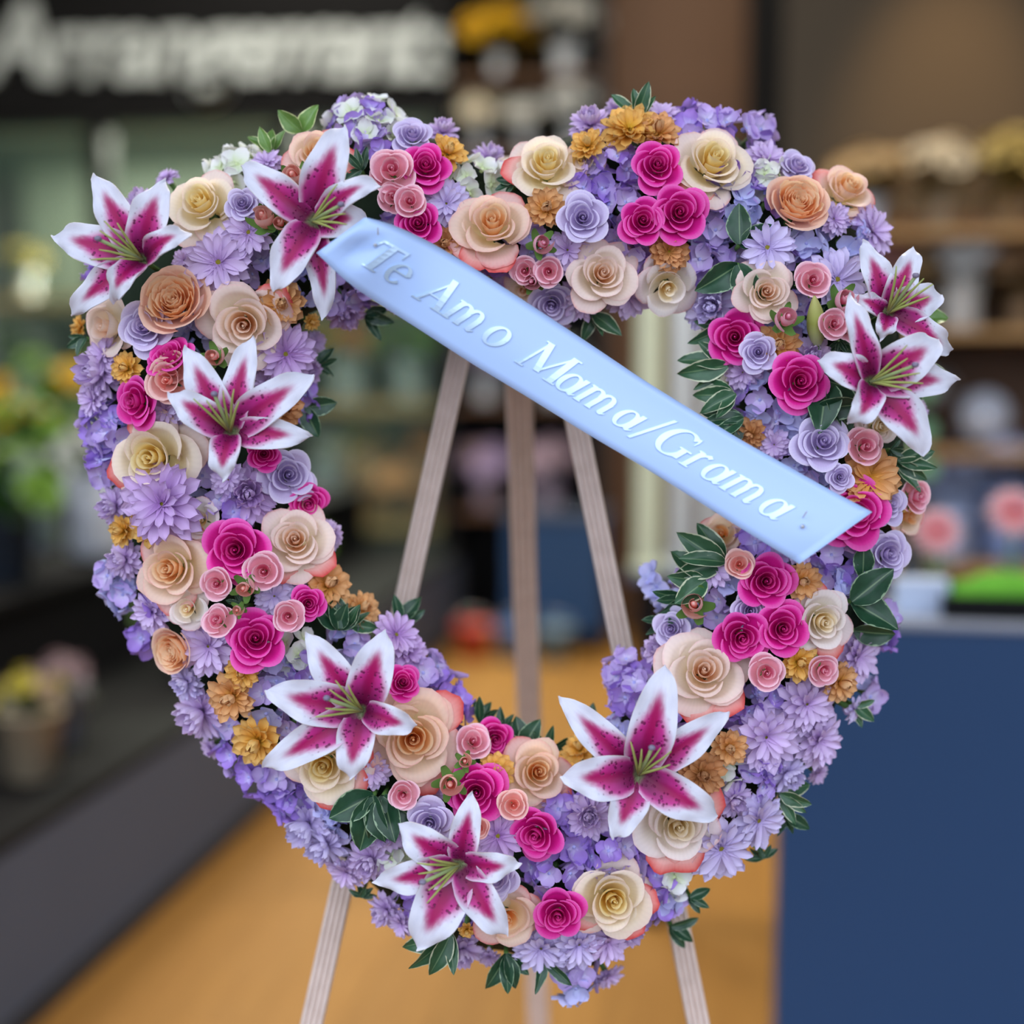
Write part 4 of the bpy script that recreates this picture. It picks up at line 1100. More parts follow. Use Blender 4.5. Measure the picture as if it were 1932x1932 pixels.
def hydrangea(x, y, r, mats, zoff=0.0, bead='bead_v', fsize=30, tilt=0.9):
    rg = random.Random(int(x * 11 + y * 17)); s = r * PX
    mw = frame(x, y, 0.080, s * 0.62, tilt, None, rg.uniform(0, 6), zoff=zoff)
    root = root_at('hydrangea_head', mw)
    n = max(4, int(1.9 * (r / fsize) ** 2 + 3))
    for i in range(n):
        t = (i + 0.5) / n; el = math.acos(1 - 0.95 * t); th = i * 2.399 + rg.uniform(-.25, .25)
        nn = Vector((sin(el) * cos(th), sin(el) * sin(th), cos(el)))
        pos = Vector((nn.x * s * 0.80, nn.y * s * 0.80, nn.z * s * 0.62)) * rg.uniform(0.9, 1.08)
        fs_ = fsize * PX * rg.uniform(0.82, 1.16)
        mwf = Matrix.Translation(pos) @ nn.to_track_quat('Z', 'Y').to_matrix().to_4x4() @ Matrix.Rotation(rg.uniform(0, 6), 4, 'Z') @ DS(fs_)
        fl_ = ob('floret', BEAD, root, M[bead], mwf)
        mt = mats[rg.randrange(len(mats))]
        for k in range(4):
            ob('petal', HP_[rg.randrange(4)], fl_, mt, Matrix.Rotation(k * pi / 2 + rg.uniform(-.12, .12), 4, 'Z') @ Matrix.Rotation(radians(rg.uniform(-4, 26)), 4, 'X') @ Matrix.Translation((0, 0, 0.02 * (k % 2))))
    ob('stem', STEM, root)
    return root

def sprig(x, y, ang, ln, n, mat='leaf', big=False, zoff=0.0, fan=75, face=None, name='leaf_sprig'):
    """leaves fanning from (x,y); ang = image angle of the sprig (0 right, 90 up)"""
    rg = random.Random(int(x * 5 + y * 3)); s = ln * PX
    u, dx, dy = shape_at(x, y)
    z = 0.078 * (0.30 + 0.70 * sqrt(max(0, 1 - min(1, u) ** 2))) + zoff
    mw = Matrix.Translation(P(x, y, z)) @ WROT.to_4x4()
    root = root_at(name, mw)
    ms = BLEAF if big else LEAF
    for i in range(n):
        a = radians(ang - 90 + (fan * ((i / (n - 1)) - 0.5) if n > 1 else 0) + rg.uniform(-8, 8))
        k = (0.78 + 0.3 * rg.random())
        ob('leaf', ms[rg.randrange(len(ms))], root, M[mat], Matrix.Translation((0, 0, 0.003 * (i % 3))) @ Matrix.Rotation(a, 4, 'Z') @ Matrix.Rotation(radians(rg.uniform(-6, 24)), 4, 'X') @ Matrix.Rotation(rg.uniform(-.5, .5), 4, 'Y') @ DS(s * k * 0.88))
    ob('stem', STEM, root, None, Matrix.Diagonal((0.8, 0.8, 1, 1)))
    return root

# ------------------------------------------------------------------ the list read off the photograph: x, y, radius in pixels
ROSE_LIST = [  # scheme, template, x, y, r, look, options
 ('hot','tight',803,307,44,'',{}), ('hot','tight',788,419,42,'',{}), ('hot','tight',1242,307,46,'',{}), ('hot','tight',1284,398,50,'',{'variant':1}),
 ('hot','tight',1214,414,42,'',{'variant':2}), ('hot','tight',312,662,44,'',{'face':(-.35,-.75)}), ('hot','tight',245,758,46,'',{'face':(-.55,.05),'variant':1}),
 ('hot','tight',441,1038,60,'',{'variant':2}), ('hot','tight',482,1203,54,'',{'face':(.15,-.25)}), ('hot','tight',583,1140,32,'',{'face':(.3,0)}),
 ('hot','tight',582,953,36,'',{'face':(.3,.4)}), ('hot','tight',498,856,32,'',{}), ('hot','tight',761,1286,33,'',{'face':(.25,-.35)}),
 ('hot','tight',936,1397,36,'',{'face':(.2,.1)}), ('hot','tight',899,1497,54,'',{'variant':1}), ('hot','tight',1008,1580,48,'',{'face':(-.3,.2)}),
 ('hot','tight',1053,1732,47,'',{'variant':2}), ('hot','tight',1386,635,50,'',{'face':(-.2,.05)}), ('hot','tight',1512,718,51,'',{'variant':1}),
 ('hot','tight',1622,968,64,'',{}), ('hot','tight',1448,1097,50,'',{'variant':2}), ('hot','tight',1402,1206,48,'',{'face':(0,.2)}), ('hot','tight',1480,1187,46,'',{'variant':1}),
 # lavender roses
 ('lav','tight',266,613,50,'',{}), ('lav','tight',455,380,32,'',{}), ('lav','tight',778,247,38,'',{'face':(.1,-.4)}), ('lav','tight',1100,408,44,'',{'variant':1}),
 ('lav','tight',1040,579,44,'',{}), ('lav','tight',1431,663,35,'',{}), ('lav','tight',1556,830,51,'',{'variant':2,'face':(0,-.25)}), ('lav','tight',1587,900,26,'',{}),
 ('lav','tight',1685,949,40,'',{'face':(.4,-.1)}), ('lav','tight',1683,1045,46,'',{'face':(.25,0)}), ('lav','tight',1418,1153,36,'',{'variant':1,'zoff':-.013}), ('lav','tight',1263,1187,37,'',{'variant':2}),
 ('lav','tight',546,895,49,'',{'variant':1}), ('lav','tight',810,1556,44,'',{}), ('lav','tight',936,1662,40,'',{'variant':1}), ('lav','tight',1509,305,36,'',{'face':(.3,-.5)}),
 # cream roses
 ('yel','tea',372,375,68,'pale yellow',{'face':(-.18,-.25)}), ('bls','cup',188,615,64,'ivory',{'face':(-.7,0)}), ('bls','tea',458,615,78,'blush cream',{'variant':1,'face':(.1,.25),'red':(35,)}),
 ('peach','tea',596,280,60,'peach',{'face':(0,-.3),'red':(-5,)}), ('peach','tea',928,412,70,'apricot',{'variant':1,'face':(0,-.30),'red':(-80, -118)}), ('yel','tea',1033,297,68,'pale yellow',{'variant':2,'face':(0,-.42),'red':(178,)}),
 ('yel','cup',1096,300,42,'pale yellow',{'zoff':-.02}), ('yel','tea',1352,292,74,'pale yellow',{'variant':0,'face':(.15,-.3),'red':(240,)}), ('bls','tea',1140,512,64,'blush cream',{'variant':2,'face':(.1,-.05)}),
 ('bls','cup',985,548,38,'blush cream',{'zoff':-.015}), ('wht','cup',1263,548,60,'ivory',{'face':(.1,.55)}), ('peach','tea',1607,345,56,'peach',{'variant':1,'face':(.3,-.5),'red':(135, -120)}),
 ('bls','tea',1448,548,56,'blush cream',{'variant':0}), ('wht','tea',1666,803,38,'ivory',{'variant':1}), ('peach','cup',1722,975,42,'peach',{'zoff':-.02}),
 ('peach','cup',1360,1005,44,'peach',{'zoff':-.015}), ('wht','tea',1559,1175,62,'ivory',{'variant':2,'red':(105, -65)}), ('bls','tea',1330,1262,76,'blush cream',{'variant':1,'face':(-.05,-.3),'red':(-50, -100)}),
 ('wht','tea',1282,1562,80,'ivory',{'variant':0,'red':(-75, -105, 30)}), ('yel','tea',1160,1702,72,'pale yellow',{'variant':1,'face':(.1,-.05),'red':(-55, -10, -150)}), ('peach','tea',1018,1456,64,'apricot',{'variant':2,'face':(.15,-.25),'red':(-45,)}),
 ('peach','cup',960,1738,62,'apricot',{'face':(.15,.1)}), ('peach','tea',780,1396,88,'peach',{'variant':0,'red':(-75, 40)}), ('yel','tea',608,1448,72,'pale yellow',{'variant':2,'red':(-85, -40, 20)}),
 ('yel','tea',278,864,80,'pale yellow',{'variant':1,'red':(110, 200)}), ('peach','tea',312,1074,74,'peach',{'variant':2,'face':(-.2,0)}), ('wht','cup',350,1150,42,'ivory',{'zoff':-.01}),
 ('wht','cup',376,982,40,'ivory',{'zoff':-.02}), ('bls','tea',556,1016,68,'blush cream',{'variant':0,'face':(.1,-.2),'red':(-38, 240)}), ('bls','cup',362,842,40,'ivory',{'zoff':-.03}),
 # garden roses
 ('gar','garden',321,560,63,'',{'face':(0,-.25)}), ('gar','garden',1510,372,56,'',{'face':(.1,-.35)}), ('gar','garden',316,1232,46,'',{'face':(-.6,.2)}),
 # spray roses
 ('spray','spray',739,315,40,'',{}), ('spray','spray',772,377,28,'',{'variant':1}), ('spray','spray',741,369,27,'',{'zoff':-.008}), ('coral','bud',494,405,23,'',{'face':(.0,-.35)}),
 ('coral','bud',527,418,17,'',{}), ('coral','bud',551,328,24,'',{}), ('spray','bud',1025,458,21,'',{'face':(.2,.1)}), ('spray','spray',989,511,25,'',{}),
 ('spray','spray',1035,512,26,'',{'variant':1}), ('spray','bud',1002,531,18,'',{}), ('spray','spray',1537,526,32,'',{}), ('spray','bud',1599,562,24,'',{}),
 ('spray','bud',1487,597,23,'',{'face':(0,-.2)}), ('spray','spray',1576,609,27,'',{'variant':1}), ('spray','spray',1613,609,31,'',{}), ('coral','spray',311,716,40,'',{}),
 ('coral','spray',322,690,28,'',{'zoff':-.006}), ('coral','bud',401,671,20,'',{}), ('spray','spray',1637,842,33,'',{'variant':1}), ('spray','spray',1738,936,32,'',{'face':(.5,0)}),
 ('coral','spray',1396,1064,26,'',{}), ('coral','bud',1309,1139,27,'',{'face':(-.2,-.2)}), ('spray','spray',1448,1271,32,'',{'variant':1}), ('spray','spray',1559,1267,29,'',{}),
 ('spray','spray',406,1102,28,'',{}), ('spray','spray',496,1079,34,'',{'variant':1}), ('coral','bud',459,1110,20,'',{}), ('spray','spray',406,1168,29,'',{'face':(-.2,-.3)}),
 ('spray','spray',543,1163,28,'',{}), ('spray','spray',894,1397,32,'',{'variant':1}), ('coral','bud',849,1480,24,'',{}), ('spray','spray',760,1502,26,'',{}),
 ('coral','spray',969,1520,27,'',{'variant':1}), ('coral','spray',904,1564,19,'',{}), ('coral','bud',877,1436,15,'',{}), ('coral','bud',447,1151,12,'',{}),
]
MUM_LIST = [  # colour, style, x, y, r
 ('mum','pom',266,380,42), ('mum','semi',313,331,24), ('mum','daisy',411,494,60), ('mum','daisy',468,437,48), ('mum','semi',502,302,32),
 ('mum','pom',837,242,34), ('mum_blue','semi',842,382,48), ('mum','pom',928,292,36), ('mum','pom',1113,225,42), ('mum','pom',1162,198,24), ('mum','semi',1248,212,34),
 ('mum','semi',1071,471,44), ('mum','semi',1095,564,44), ('mum','semi',1188,562,46), ('mum_blue','pom',1341,579,56), ('mum','semi',1453,296,44),
 ('mum_blue','daisy',1448,466,52), ('mum','semi',1576,411,34), ('mum','semi',1652,433,52), ('mum_blue','daisy',1582,526,58), ('mum','pom',1532,671,40), ('mum','semi',1400,702,36),
 ('mum','semi',1460,839,32), ('mum','daisy',1344,1074,38), ('mum','pom',1239,1223,32), ('mum','semi',1625,1242,55), ('mum','semi',1527,1331,58), ('mum','semi',1449,1394,66),
 ('mum','semi',1551,1400,55), ('mum_blue','daisy',1614,1340,27), ('mum_blue','pom',1491,1466,42), ('mum','pom',1389,1511,37), ('mum_blue','daisy',1434,1550,56), ('mum_blue','daisy',1362,1604,64),
 ('mum','pom',1111,1541,46), ('mum_mauve','daisy',939,1578,47), ('mum','pom',695,1629,46), ('mum','pom',726,1573,42), ('mum','pom',723,1724,37), ('mum','semi',754,1746,32),
 ('mum','pom',872,1801,40), ('mum_blue','semi',1020,1796,57), ('mum_blue','semi',1095,1787,52), ('mum','semi',1150,1782,48), ('mum','pom',1190,1756,44),
 ('mum_mauve','semi',772,1232,42), ('mum_mauve','daisy',749,1196,46), ('mum','semi',389,1221,58), ('mum','pom',369,1351,60), ('mum','semi',282,1157,44), ('mum','pom',227,1056,40),
 ('mum','pom',624,1011,32), ('mum_blue','semi',517,1125,40), ('mum_blue','pom',573,1563,56), ('mum_blue','pom',607,1601,50), ('mum','semi',702,1456,37),
 ('mum','pom',177,700,58), ('mum','semi',190,668,40), ('mum_blue','daisy',359,757,44), ('mum','semi',311,774,36), ('mum_mauve','semi',300,951,78), ('mum_mauve','daisy',540,668,56),
 ('mum_mauve','pom',468,932,58), ('mum','pom',208,957,40), ('mum_mauve','pom',653,592,42), ('mum_blue','pom',345,1290,36), ('mum','semi',1040,610,36), ('mum','semi',650,1650,40), ('mum','semi',170,755,36),
 ('mum_mauve','pom',585,700,30), ('mum','semi',430,905,34),
]
BRONZE_LIST = [
 ('bronze','b',530,574,47), ('bronze_y','b',847,284,37), ('bronze_d','b',840,460,32), ('bronze_y','b',1108,271,34), ('bronze_y','semi',1188,237,52), ('bronze','b',1242,245,42),
 ('bronze','b',1030,392,40), ('bronze_d','semi',1263,474,40), ('bronze','b',1470,651,42), ('bronze_d','b',1414,821,32), ('bronze','daisy',1640,903,58), ('bronze','b',1515,1097,38),
 ('bronze_y','b',1509,1250,38), ('bronze','b',1590,1289,40), ('bronze','b',1377,1412,36), ('bronze_d','b',1326,1463,43), ('bronze_y','b',1092,1410,34), ('bronze_y','b',936,1453,37),
 ('bronze_y','b',456,1269,33), ('bronze','b',434,1317,48), ('bronze_y','b',481,1402,50), ('bronze','b',621,1102,48), ('bronze','b',685,1146,37), ('bronze_y','b',236,694,33),
 ('bronze_d','b',535,772,40), ('bronze_y','b',278,990,42), ('bronze_y','b',227,1002,32), ('bronze_y','b',589,608,17), ('bronze_y','b',880,1757,17), ('bronze_y','b',146,616,24),
]
HYD_LIST = [ # colours, x, y, r
 ('w',442,300,57), ('vw',674,207,76), ('w',712,240,46), ('l',710,265,34), ('w',904,326,52), ('v',884,465,37), ('b',989,452,32), ('l',1152,305,62), ('v',1113,346,44), ('l',1170,388,34),
 ('v',1325,219,58), ('v',1385,232,40), ('v',1198,478,34), ('b',1346,419,52), ('v',1330,499,42), ('w',1453,324,26), ('v',1389,330,37), ('b',1383,389,46), ('vb',1448,377,37), ('b',1610,442,40), ('b',1529,450,28),
 ('vb',1448,749,78), ('b',1498,801,46), ('b',1509,868,42), ('b',1544,905,28), ('v',1582,1053,48), ('v',1616,1082,32), ('b',1576,1103,37), ('v',1440,1027,48), ('b',1373,1117,37), ('b',1669,1178,32), ('v',1672,1200,24),
 ('b',1266,1160,37), ('l',1179,1256,47), ('l',1179,1303,44), ('b',1632,1307,30), ('v',1395,1328,42), ('w',1371,1460,30), ('v',1425,1484,48), ('v',1443,1445,28), ('v',1050,1541,52), ('v',1078,1585,48), ('v',1050,1645,62), ('l',1153,1620,54), ('v',1128,1488,34),
 ('v',1232,1673,38), ('v',1237,1718,37), ('w',1271,1667,37), ('b',1265,1703,28), ('w',743,1637,32), ('v',777,1701,40), ('b',1098,1866,40), ('l',805,1258,48), ('v',847,1300,47), ('v',861,1333,32),
 ('lb',503,1322,48), ('v',582,1266,38), ('w',551,1230,38), ('b',523,1265,33), ('b',203,1099,37), ('b',218,1128,32), ('v',296,1134,33), ('v',435,1437,37), ('v',479,1478,42), ('v',520,1493,46), ('b',635,1512,35), ('v',540,1520,46), ('b',640,1545,35),
 ('v',177,811,60), ('b',202,830,42), ('v',185,890,33), ('v',568,756,32), ('v',426,962,43), ('b',591,548,36), ('b',1250,1100,30), ('l',640,560,30),
]
LEAF_LIST = [ # x, y, angle, length, n, mat, big
 (512,290,105,62,4,'leaf_l',0), (570,250,100,60,2,'leaf_l',1), (1200,225,88,70,4,'leaf',0), (1118,595,290,70,3,'leaf',0), (1395,462,60,95,2,'leaf_d',1), (1392,500,255,95,2,'leaf_d',1),
 (1365,620,165,80,3,'leaf',0), (1370,690,175,92,4,'leaf',0), (1385,745,190,92,4,'leaf',0), (1400,790,200,90,4,'leaf_d',0), (1560,720,300,110,3,'leaf_d',1), (1540,770,330,90,3,'leaf_d',1),
 (1735,690,300,80,3,'leaf',0), (1725,600,330,80,2,'leaf_l',1), (1690,870,350,80,5,'leaf',0), (1630,1030,270,85,1,'leaf_d',1), (1606,1135,8,122,2,'leaf_d',1), (1612,1190,345,80,1,'leaf_d',1),
 (1365,1060,155,100,4,'leaf',0), (1330,1095,180,90,3,'leaf',1), (1290,1130,200,70,4,'leaf_d',0), (1255,1170,220,60,3,'leaf_d',0), (1470,1495,330,75,4,'leaf',0), (1480,1535,300,60,3,'leaf_d',0),
 (1265,1745,330,60,3,'leaf_d',0), (1300,1690,340,50,3,'leaf_d',0), (1110,1380,120,60,4,'leaf_d',0), (1030,1420,75,70,3,'leaf_d',0), (985,1412,100,70,3,'leaf_d',1), (905,1360,70,60,4,'leaf_d',0), (945,1380,60,55,3,'leaf_d',0),
 (640,1185,90,70,5,'leaf_d',1), (660,1180,30,60,3,'leaf',0), (755,1175,60,65,3,'leaf_d',0), (705,1500,250,110,3,'leaf_d',1), (725,1500,290,100,3,'leaf_d',1), (770,1530,330,80,3,'leaf_d',0),
 (850,1760,235,100,4,'leaf',0), (955,1800,285,75,4,'leaf_d',0), (1028,1810,285,75,2,'leaf_d',0), (575,770,325,70,2,'leaf_d',1), (690,595,340,60,3,'leaf_d',0), (600,690,10,50,3,'leaf_d',0),
 (455,1140,120,30,3,'leaf_d',0), (1520,1210,260,50,3,'leaf_d',0), (1600,720,20,60,2,'leaf_d',0), (330,640,300,50,3,'leaf_d',0), (1565,575,250,60,3,'leaf_d',0), (510,440,290,50,3,'leaf_d',0), (165,640,210,50,3,'leaf_d',0),
 (1610,1330,330,50,3,'leaf',0), (880,660,20,10,1,'leaf_d',0),
]
LEAF_LIST.pop()
def add(kind, look, x, y, r, o): ITEMS.append([kind, look, x, y, r, o])
CREAMS = {'peach': 'peach rose with pink edged petals', 'yel': 'pale yellow rose with blush outer petals', 'wht': 'ivory rose with pale pink edges', 'bls': 'blush cream rose with pink edged petals'}
for sc_, tm, x, y, r, lk, op in ROSE_LIST:
    o = rose(x, y, r, sc_, tm, **op)
    if sc_ == 'hot': add('hot pink rose', 'hot pink rose', x, y, r, o)
    elif sc_ == 'lav': add('lavender rose', 'lavender rose', x, y, r, o)
    elif sc_ == 'gar': add('peach garden rose', 'many petalled peach garden rose', x, y, r, o)
    elif sc_ in ('spray', 'coral'):
        c = 'pink' if sc_ == 'spray' else 'coral pink'
        add('spray rose', ('small %s rosebud' % c) if tm == 'bud' else ('small %s spray rose' % c), x, y, r, o)
    else: add('cream rose', CREAMS[sc_], x, y, r, o)
MUMW = {'mum': 'lavender', 'mum_blue': 'pale bluish lavender', 'mum_mauve': 'mauve'}
for c, stl, x, y, r in MUM_LIST:
    o = mum(x, y, r, M[c], stl, name='daisy' if stl == 'daisy' else 'chrysanthemum', zoff=0.022 if r > 70 else (0.008 if stl == 'daisy' else 0.0))
    add('daisy' if stl == 'daisy' else 'lavender mum', '%s daisy with olive eye' % MUMW[c] if stl == 'daisy' else ('%s %s mum' % (MUMW[c], 'full' if stl == 'pom' else 'open')), x, y, r, o)
BRW = {'bronze': 'bronze', 'bronze_y': 'golden orange', 'bronze_d': 'brown'}
for c, stl, x, y, r in BRONZE_LIST:
    o = mum(x, y, r, M[c], stl, petals=BP_, inner=BPI, eye='eye_y', zoff=0.010, face=None)
    add('bronze mum', '%s mum' % BRW[c] if stl == 'b' else 'wide open %s mum with yellow eye' % BRW[c], x, y, r, o)
HC = {'v': ('hyd_v', 'hyd_v', 'hyd_l'), 'l': ('hyd_l', 'hyd_l', 'hyd_v'), 'b': ('hyd_b', 'hyd_b', 'hyd_l'), 'w': ('hyd_w',), 'vw': ('hyd_w', 'hyd_w', 'hyd_l', 'hyd_v'), 'vb': ('hyd_v', 'hyd_b', 'hyd_l'), 'lb': ('hyd_l', 'hyd_b')}
HW_ = {'v': 'violet', 'l': 'lilac', 'b': 'pale blue', 'w': 'white', 'vw': 'white and violet', 'vb': 'blue violet', 'lb': 'pale lilac'}
for c, x, y, r in HYD_LIST:
    o = hydrangea(x, y, r, [M[k] for k in HC[c]], bead='bead_w' if c[0] == 'w' or c == 'vw' else 'bead_v')
    add('hydrangea', '%s hydrangea cluster' % HW_[c], x, y, r, o)
for x, y, an, ln, n, mt, bg in LEAF_LIST:
    o = sprig(x, y, an, ln, n, mt, bool(bg), zoff=0.012 if ln > 80 else 0.0)
    lk = {'leaf': 'variegated green leaf sprig', 'leaf_d': 'dark green leaf sprig', 'leaf_l': 'light green leaf sprig'}[mt]
    add('leaf sprig', ('broad ' if bg else '') + lk, x + cos(radians(an)) * ln * .5, y - sin(radians(an)) * ln * .5, ln * .5, o)

# ------------------------------------------------------------------ lilies
def lily_petal(c3, tip, W, z_arc, fold, sd, name='petal', hook=0.0, root=None, narrow=False, side=0.0):
    rg = random.Random(sd); ph = rg.uniform(0, 6)
    d = tip - c3; dn = (d - (-CF) * d.dot(-CF)); L_ = dn.length; dn.normalize()
    up = -CF; lat = up.cross(dn).normalized()
    p0 = c3; p1 = c3 + d * 0.28 + up * (z_arc * 0.75); p2 = c3 + d * 0.72 + up * (z_arc * 1.15) + lat * side; p3 = tip
    nu, nv = 10, 18
    def bez(t): return p0 * (1 - t) ** 3 + p1 * 3 * t * (1 - t) ** 2 + p2 * 3 * t * t * (1 - t) + p3 * t ** 3
    def dbez(t): return ((p1 - p0) * 3 * (1 - t) ** 2 + (p2 - p1) * 6 * t * (1 - t) + (p3 - p2) * 3 * t * t).normalized()
    def pos(u, v):
        t = v; q = bez(t); tg = dbez(min(0.999, max(0.001, t)))
        s = (lat - tg * lat.dot(tg)).normalized(); nn = tg.cross(s).normalized()
        if nn.dot(up) < 0 and hook == 0: nn = -nn
        prof = (t + 0.10) ** 0.66 * max(0.0, 1 - t) ** 0.74
        prof /= 0.575
        w = W * prof
        trough = fold * u * u * w * (1.0 - 0.75 * t) * min(1.0, t * 3.5)
        wave = 0.0034 * sin(15 * t + ph + (2.2 if u > 0 else 0)) * abs(u) ** 3 * min(1, t * 1.6)
        rib = -0.0010 * math.exp(-(u / 0.10) ** 2) * (1 - t)
        recurve = -0.35 * w * abs(u) ** 3 * max(0, t - 0.45)
        return q + s * (u * w) + nn * (trough + wave + rib + recurve)
    vs, uv, fs, fm = [], [], [], []
    for side_ in (0, 1):
        b0 = len(vs)
        for j in range(nv + 1):
            for i in range(nu + 1):
                u = i / nu * 2 - 1; v = j / nv
                vs.append(pos(u, v)); uv.append((i / nu, v))
        for j in range(nv):
            for i in range(nu):
                a = b0 + j * (nu + 1) + i
                q4 = (a, a + 1, a + nu + 2, a + nu + 1)
                fs.append(q4 if side_ == 0 else q4[::-1]); fm.append(side_)
    # push the back sheet behind the face along the vertex normals
    n = (nu + 1) * (nv + 1)
    for j in range(nv + 1):
        for i in range(nu + 1):
            k = j * (nu + 1) + i
            ia, ib = max(i - 1, 0), min(i + 1, nu); ja, jb = max(j - 1, 0), min(j + 1, nv)
            du = vs[j * (nu + 1) + ib] - vs[j * (nu + 1) + ia]; dv = vs[jb * (nu + 1) + i] - vs[ja * (nu + 1) + i]
            nr = du.cross(dv)
            nr = nr.normalized() if nr.length > 1e-12 else up
            if nr.dot(up) < -0.2 and hook == 0: pass
            vs[n + k] = vs[k] + nr * 0.0009
    me = mesh('petal', vs, fs, uv, [M['lily'], M['lily_b']], True, fm)
    o = ob('petal', me, root)
    o.matrix_basis = root.matrix_basis.inverted()
    return o
def lily(label, cx, cy, z, petals, stam, sd, sl=58):
    """petals: (tip x, tip y, half width px, tip z offset m, arc m); stam: image direction of the stamens"""
    c3 = P(cx, cy, z)
    root = root_at('lily', Matrix.Translation(c3) @ WROT.to_4x4())
    for k, pt in enumerate(petals):
        tx, ty, hw, tz, arc = pt[:5]; sidev = pt[5] if len(pt) > 5 else 0.0
        cc = c3 + (-CF) * (0.0030 * (k % 2))
        lily_petal(cc, P(tx, ty, z + tz), hw * PX, arc, 0.45, sd * 10 + k, root=root, side=sidev)
    inv = root.matrix_basis.inverted()
    sx, sy = stam; base = math.atan2(-sy, sx)
    up = -CF
    for i in range(6):
        a = base + (i - 2.5) * 0.26; l = sl * PX * (0.86 + 0.08 * ((i * 7) % 4))
        dr = CX * cos(a) + CU * sin(a)
        pts = [c3 + up * 0.006, c3 + up * 0.020 + dr * l * 0.40, c3 + up * 0.033 + dr * l * 0.80, c3 + up * 0.038 + dr * l * 1.08]
        v, f = tube(pts, [0.0016, 0.0013, 0.0010, 0.0005], 6)
        o = ob('filament', mesh('filament', v, f, None, [M['filament']]), root); o.matrix_basis = inv
    dr = CX * cos(base + .1) + CU * sin(base + .1); l = sl * PX
    pts = [c3 + up * 0.006, c3 + up * 0.024 + dr * l * 0.5, c3 + up * 0.040 + dr * l * 1.0]
    v, f = tube(pts, [0.0022, 0.0017, 0.0015], 7)
    o = ob('pistil', mesh('pistil', v, f, None, [M['pistil']]), root); o.matrix_basis = inv
    sg2 = lathe('stigma', [(0.0, -.002), (0.0026, -.001), (0.0032, .001), (0.002, .0026), (0, .003)], 9, M['stigma'])
    s2 = ob('stigma', sg2, o); s2.matrix_basis = Matrix.Translation(pts[-1])
    st = ob('stem', STEM, root, None, Matrix.Translation((0, 0, 0.0)))
    tag(root, label, 'lily', 'pink and white lilies of the heart wreath')
    return root
LILIES = [
 ('lily reaching past the outer edge above the orange tinted garden rose', 272, 492, 0.112, [(181,331,40,.005,.018),(313,342,44,.010,.022),(102,445,46,-.006,.020),(134,596,36,-.02,.022),(362,440,28,.02,.030),(218,570,30,.012,.030)], (-60,-30)),
 ('lily half covered by the ribbon start with one hooked petal', 592, 420, 0.118, [(648,240,48,.014,.022),(455,312,40,.002,.018),(720,352,30,.020,.020,.012),(519,548,44,.010,.016),(690,415,44,.004,.016),(606,604,32,-.004,.010,.012)], (60,-6)),
 ('lily between the pale yellow rose and the inner rim of the heart', 437, 815, 0.118, [(353,655,40,.004,.018),(476,635,36,.002,.014),(592,706,44,.006,.020),(322,742,38,.010,.018),(586,824,36,.006,.016),(420,905,34,.012,.016)], (-6,-60)),
 ('lily with a short drooping petal beside the largest peach rose', 684, 1338, 0.116, [(580,1194,42,.004,.016),(728,1190,48,.012,.020),(504,1302,50,.008,.018),(497,1448,42,.006,.018),(660,1468,42,.012,.016),(787,1368,34,.010,.020)], (-55,-40)),
 ('lily with its tallest petal upright at the inner point of the heart', 1204, 1458, 0.118, [(1057,1314,40,.000,.016),(1255,1254,52,.012,.020),(1372,1343,40,.004,.016),(1061,1464,50,.008,.018),(1159,1580,42,.012,.014),(1354,1538,46,.008,.020)], (22,-58)),
 ('lily nearest the bottom tip of the heart', 866, 1628, 0.118, [(752,1553,42,.006,.018),(892,1496,34,.004,.012),(979,1627,34,.008,.018),(706,1662,38,.004,.016),(787,1789,58,.014,.016),(956,1764,42,.010,.016)], (-60,6)),
 ('upper lily of the pair on the outer edge, half hidden by the other', 1672, 592, 0.098, [(1627,457,34,.002,.014),(1724,466,34,.002,.014),(1776,556,42,.004,.016),(1799,660,34,-.010,.028,-.012),(1606,560,22,.000,.014),(1660,640,24,.006,.010)], (20,-30)),
 ('front lily of the pair on the outer edge beside the lavender rose', 1640, 722, 0.120, [(1542,680,38,.006,.020),(1606,556,30,.010,.024,.010),(1772,640,50,.010,.020),(1806,718,40,.000,.016),(1740,860,46,.006,.018,.010),(1598,800,34,.012,.024,.008)], (52,-14)),
]
for i, (lb, cx, cy, z, pts, stm) in enumerate(LILIES): lily(lb, cx, cy, z, pts, stm, i + 1)

# lily bud
def bud_petal(k):
    def f(u, v):
        a = k * 2 * pi / 3 + u * 1.10; r = 0.30 * sin(pi * (0.06 + 0.92 * v) ** 0.8) ** 0.8 * (1 + 0.10 * cos(u * pi / 2))
        return (r * cos(a), r * sin(a), v * 1.8)
    return grid(6, 9, f, 'petal')
lb_ = root_at('lily_bud', Matrix.Translation(P(1542, 650, 0.088)) @ WROT.to_4x4() @ Matrix.Rotation(radians(12), 4, 'Z') @ Matrix.Rotation(radians(-58), 4, 'X'))
for k in range(3): ob('petal', bud_petal(k), lb_, M['bud'], DS(0.026))
ob('stem', STEM, lb_)
tag(lb_, 'closed yellow green lily bud among the pink spray roses', 'bud')

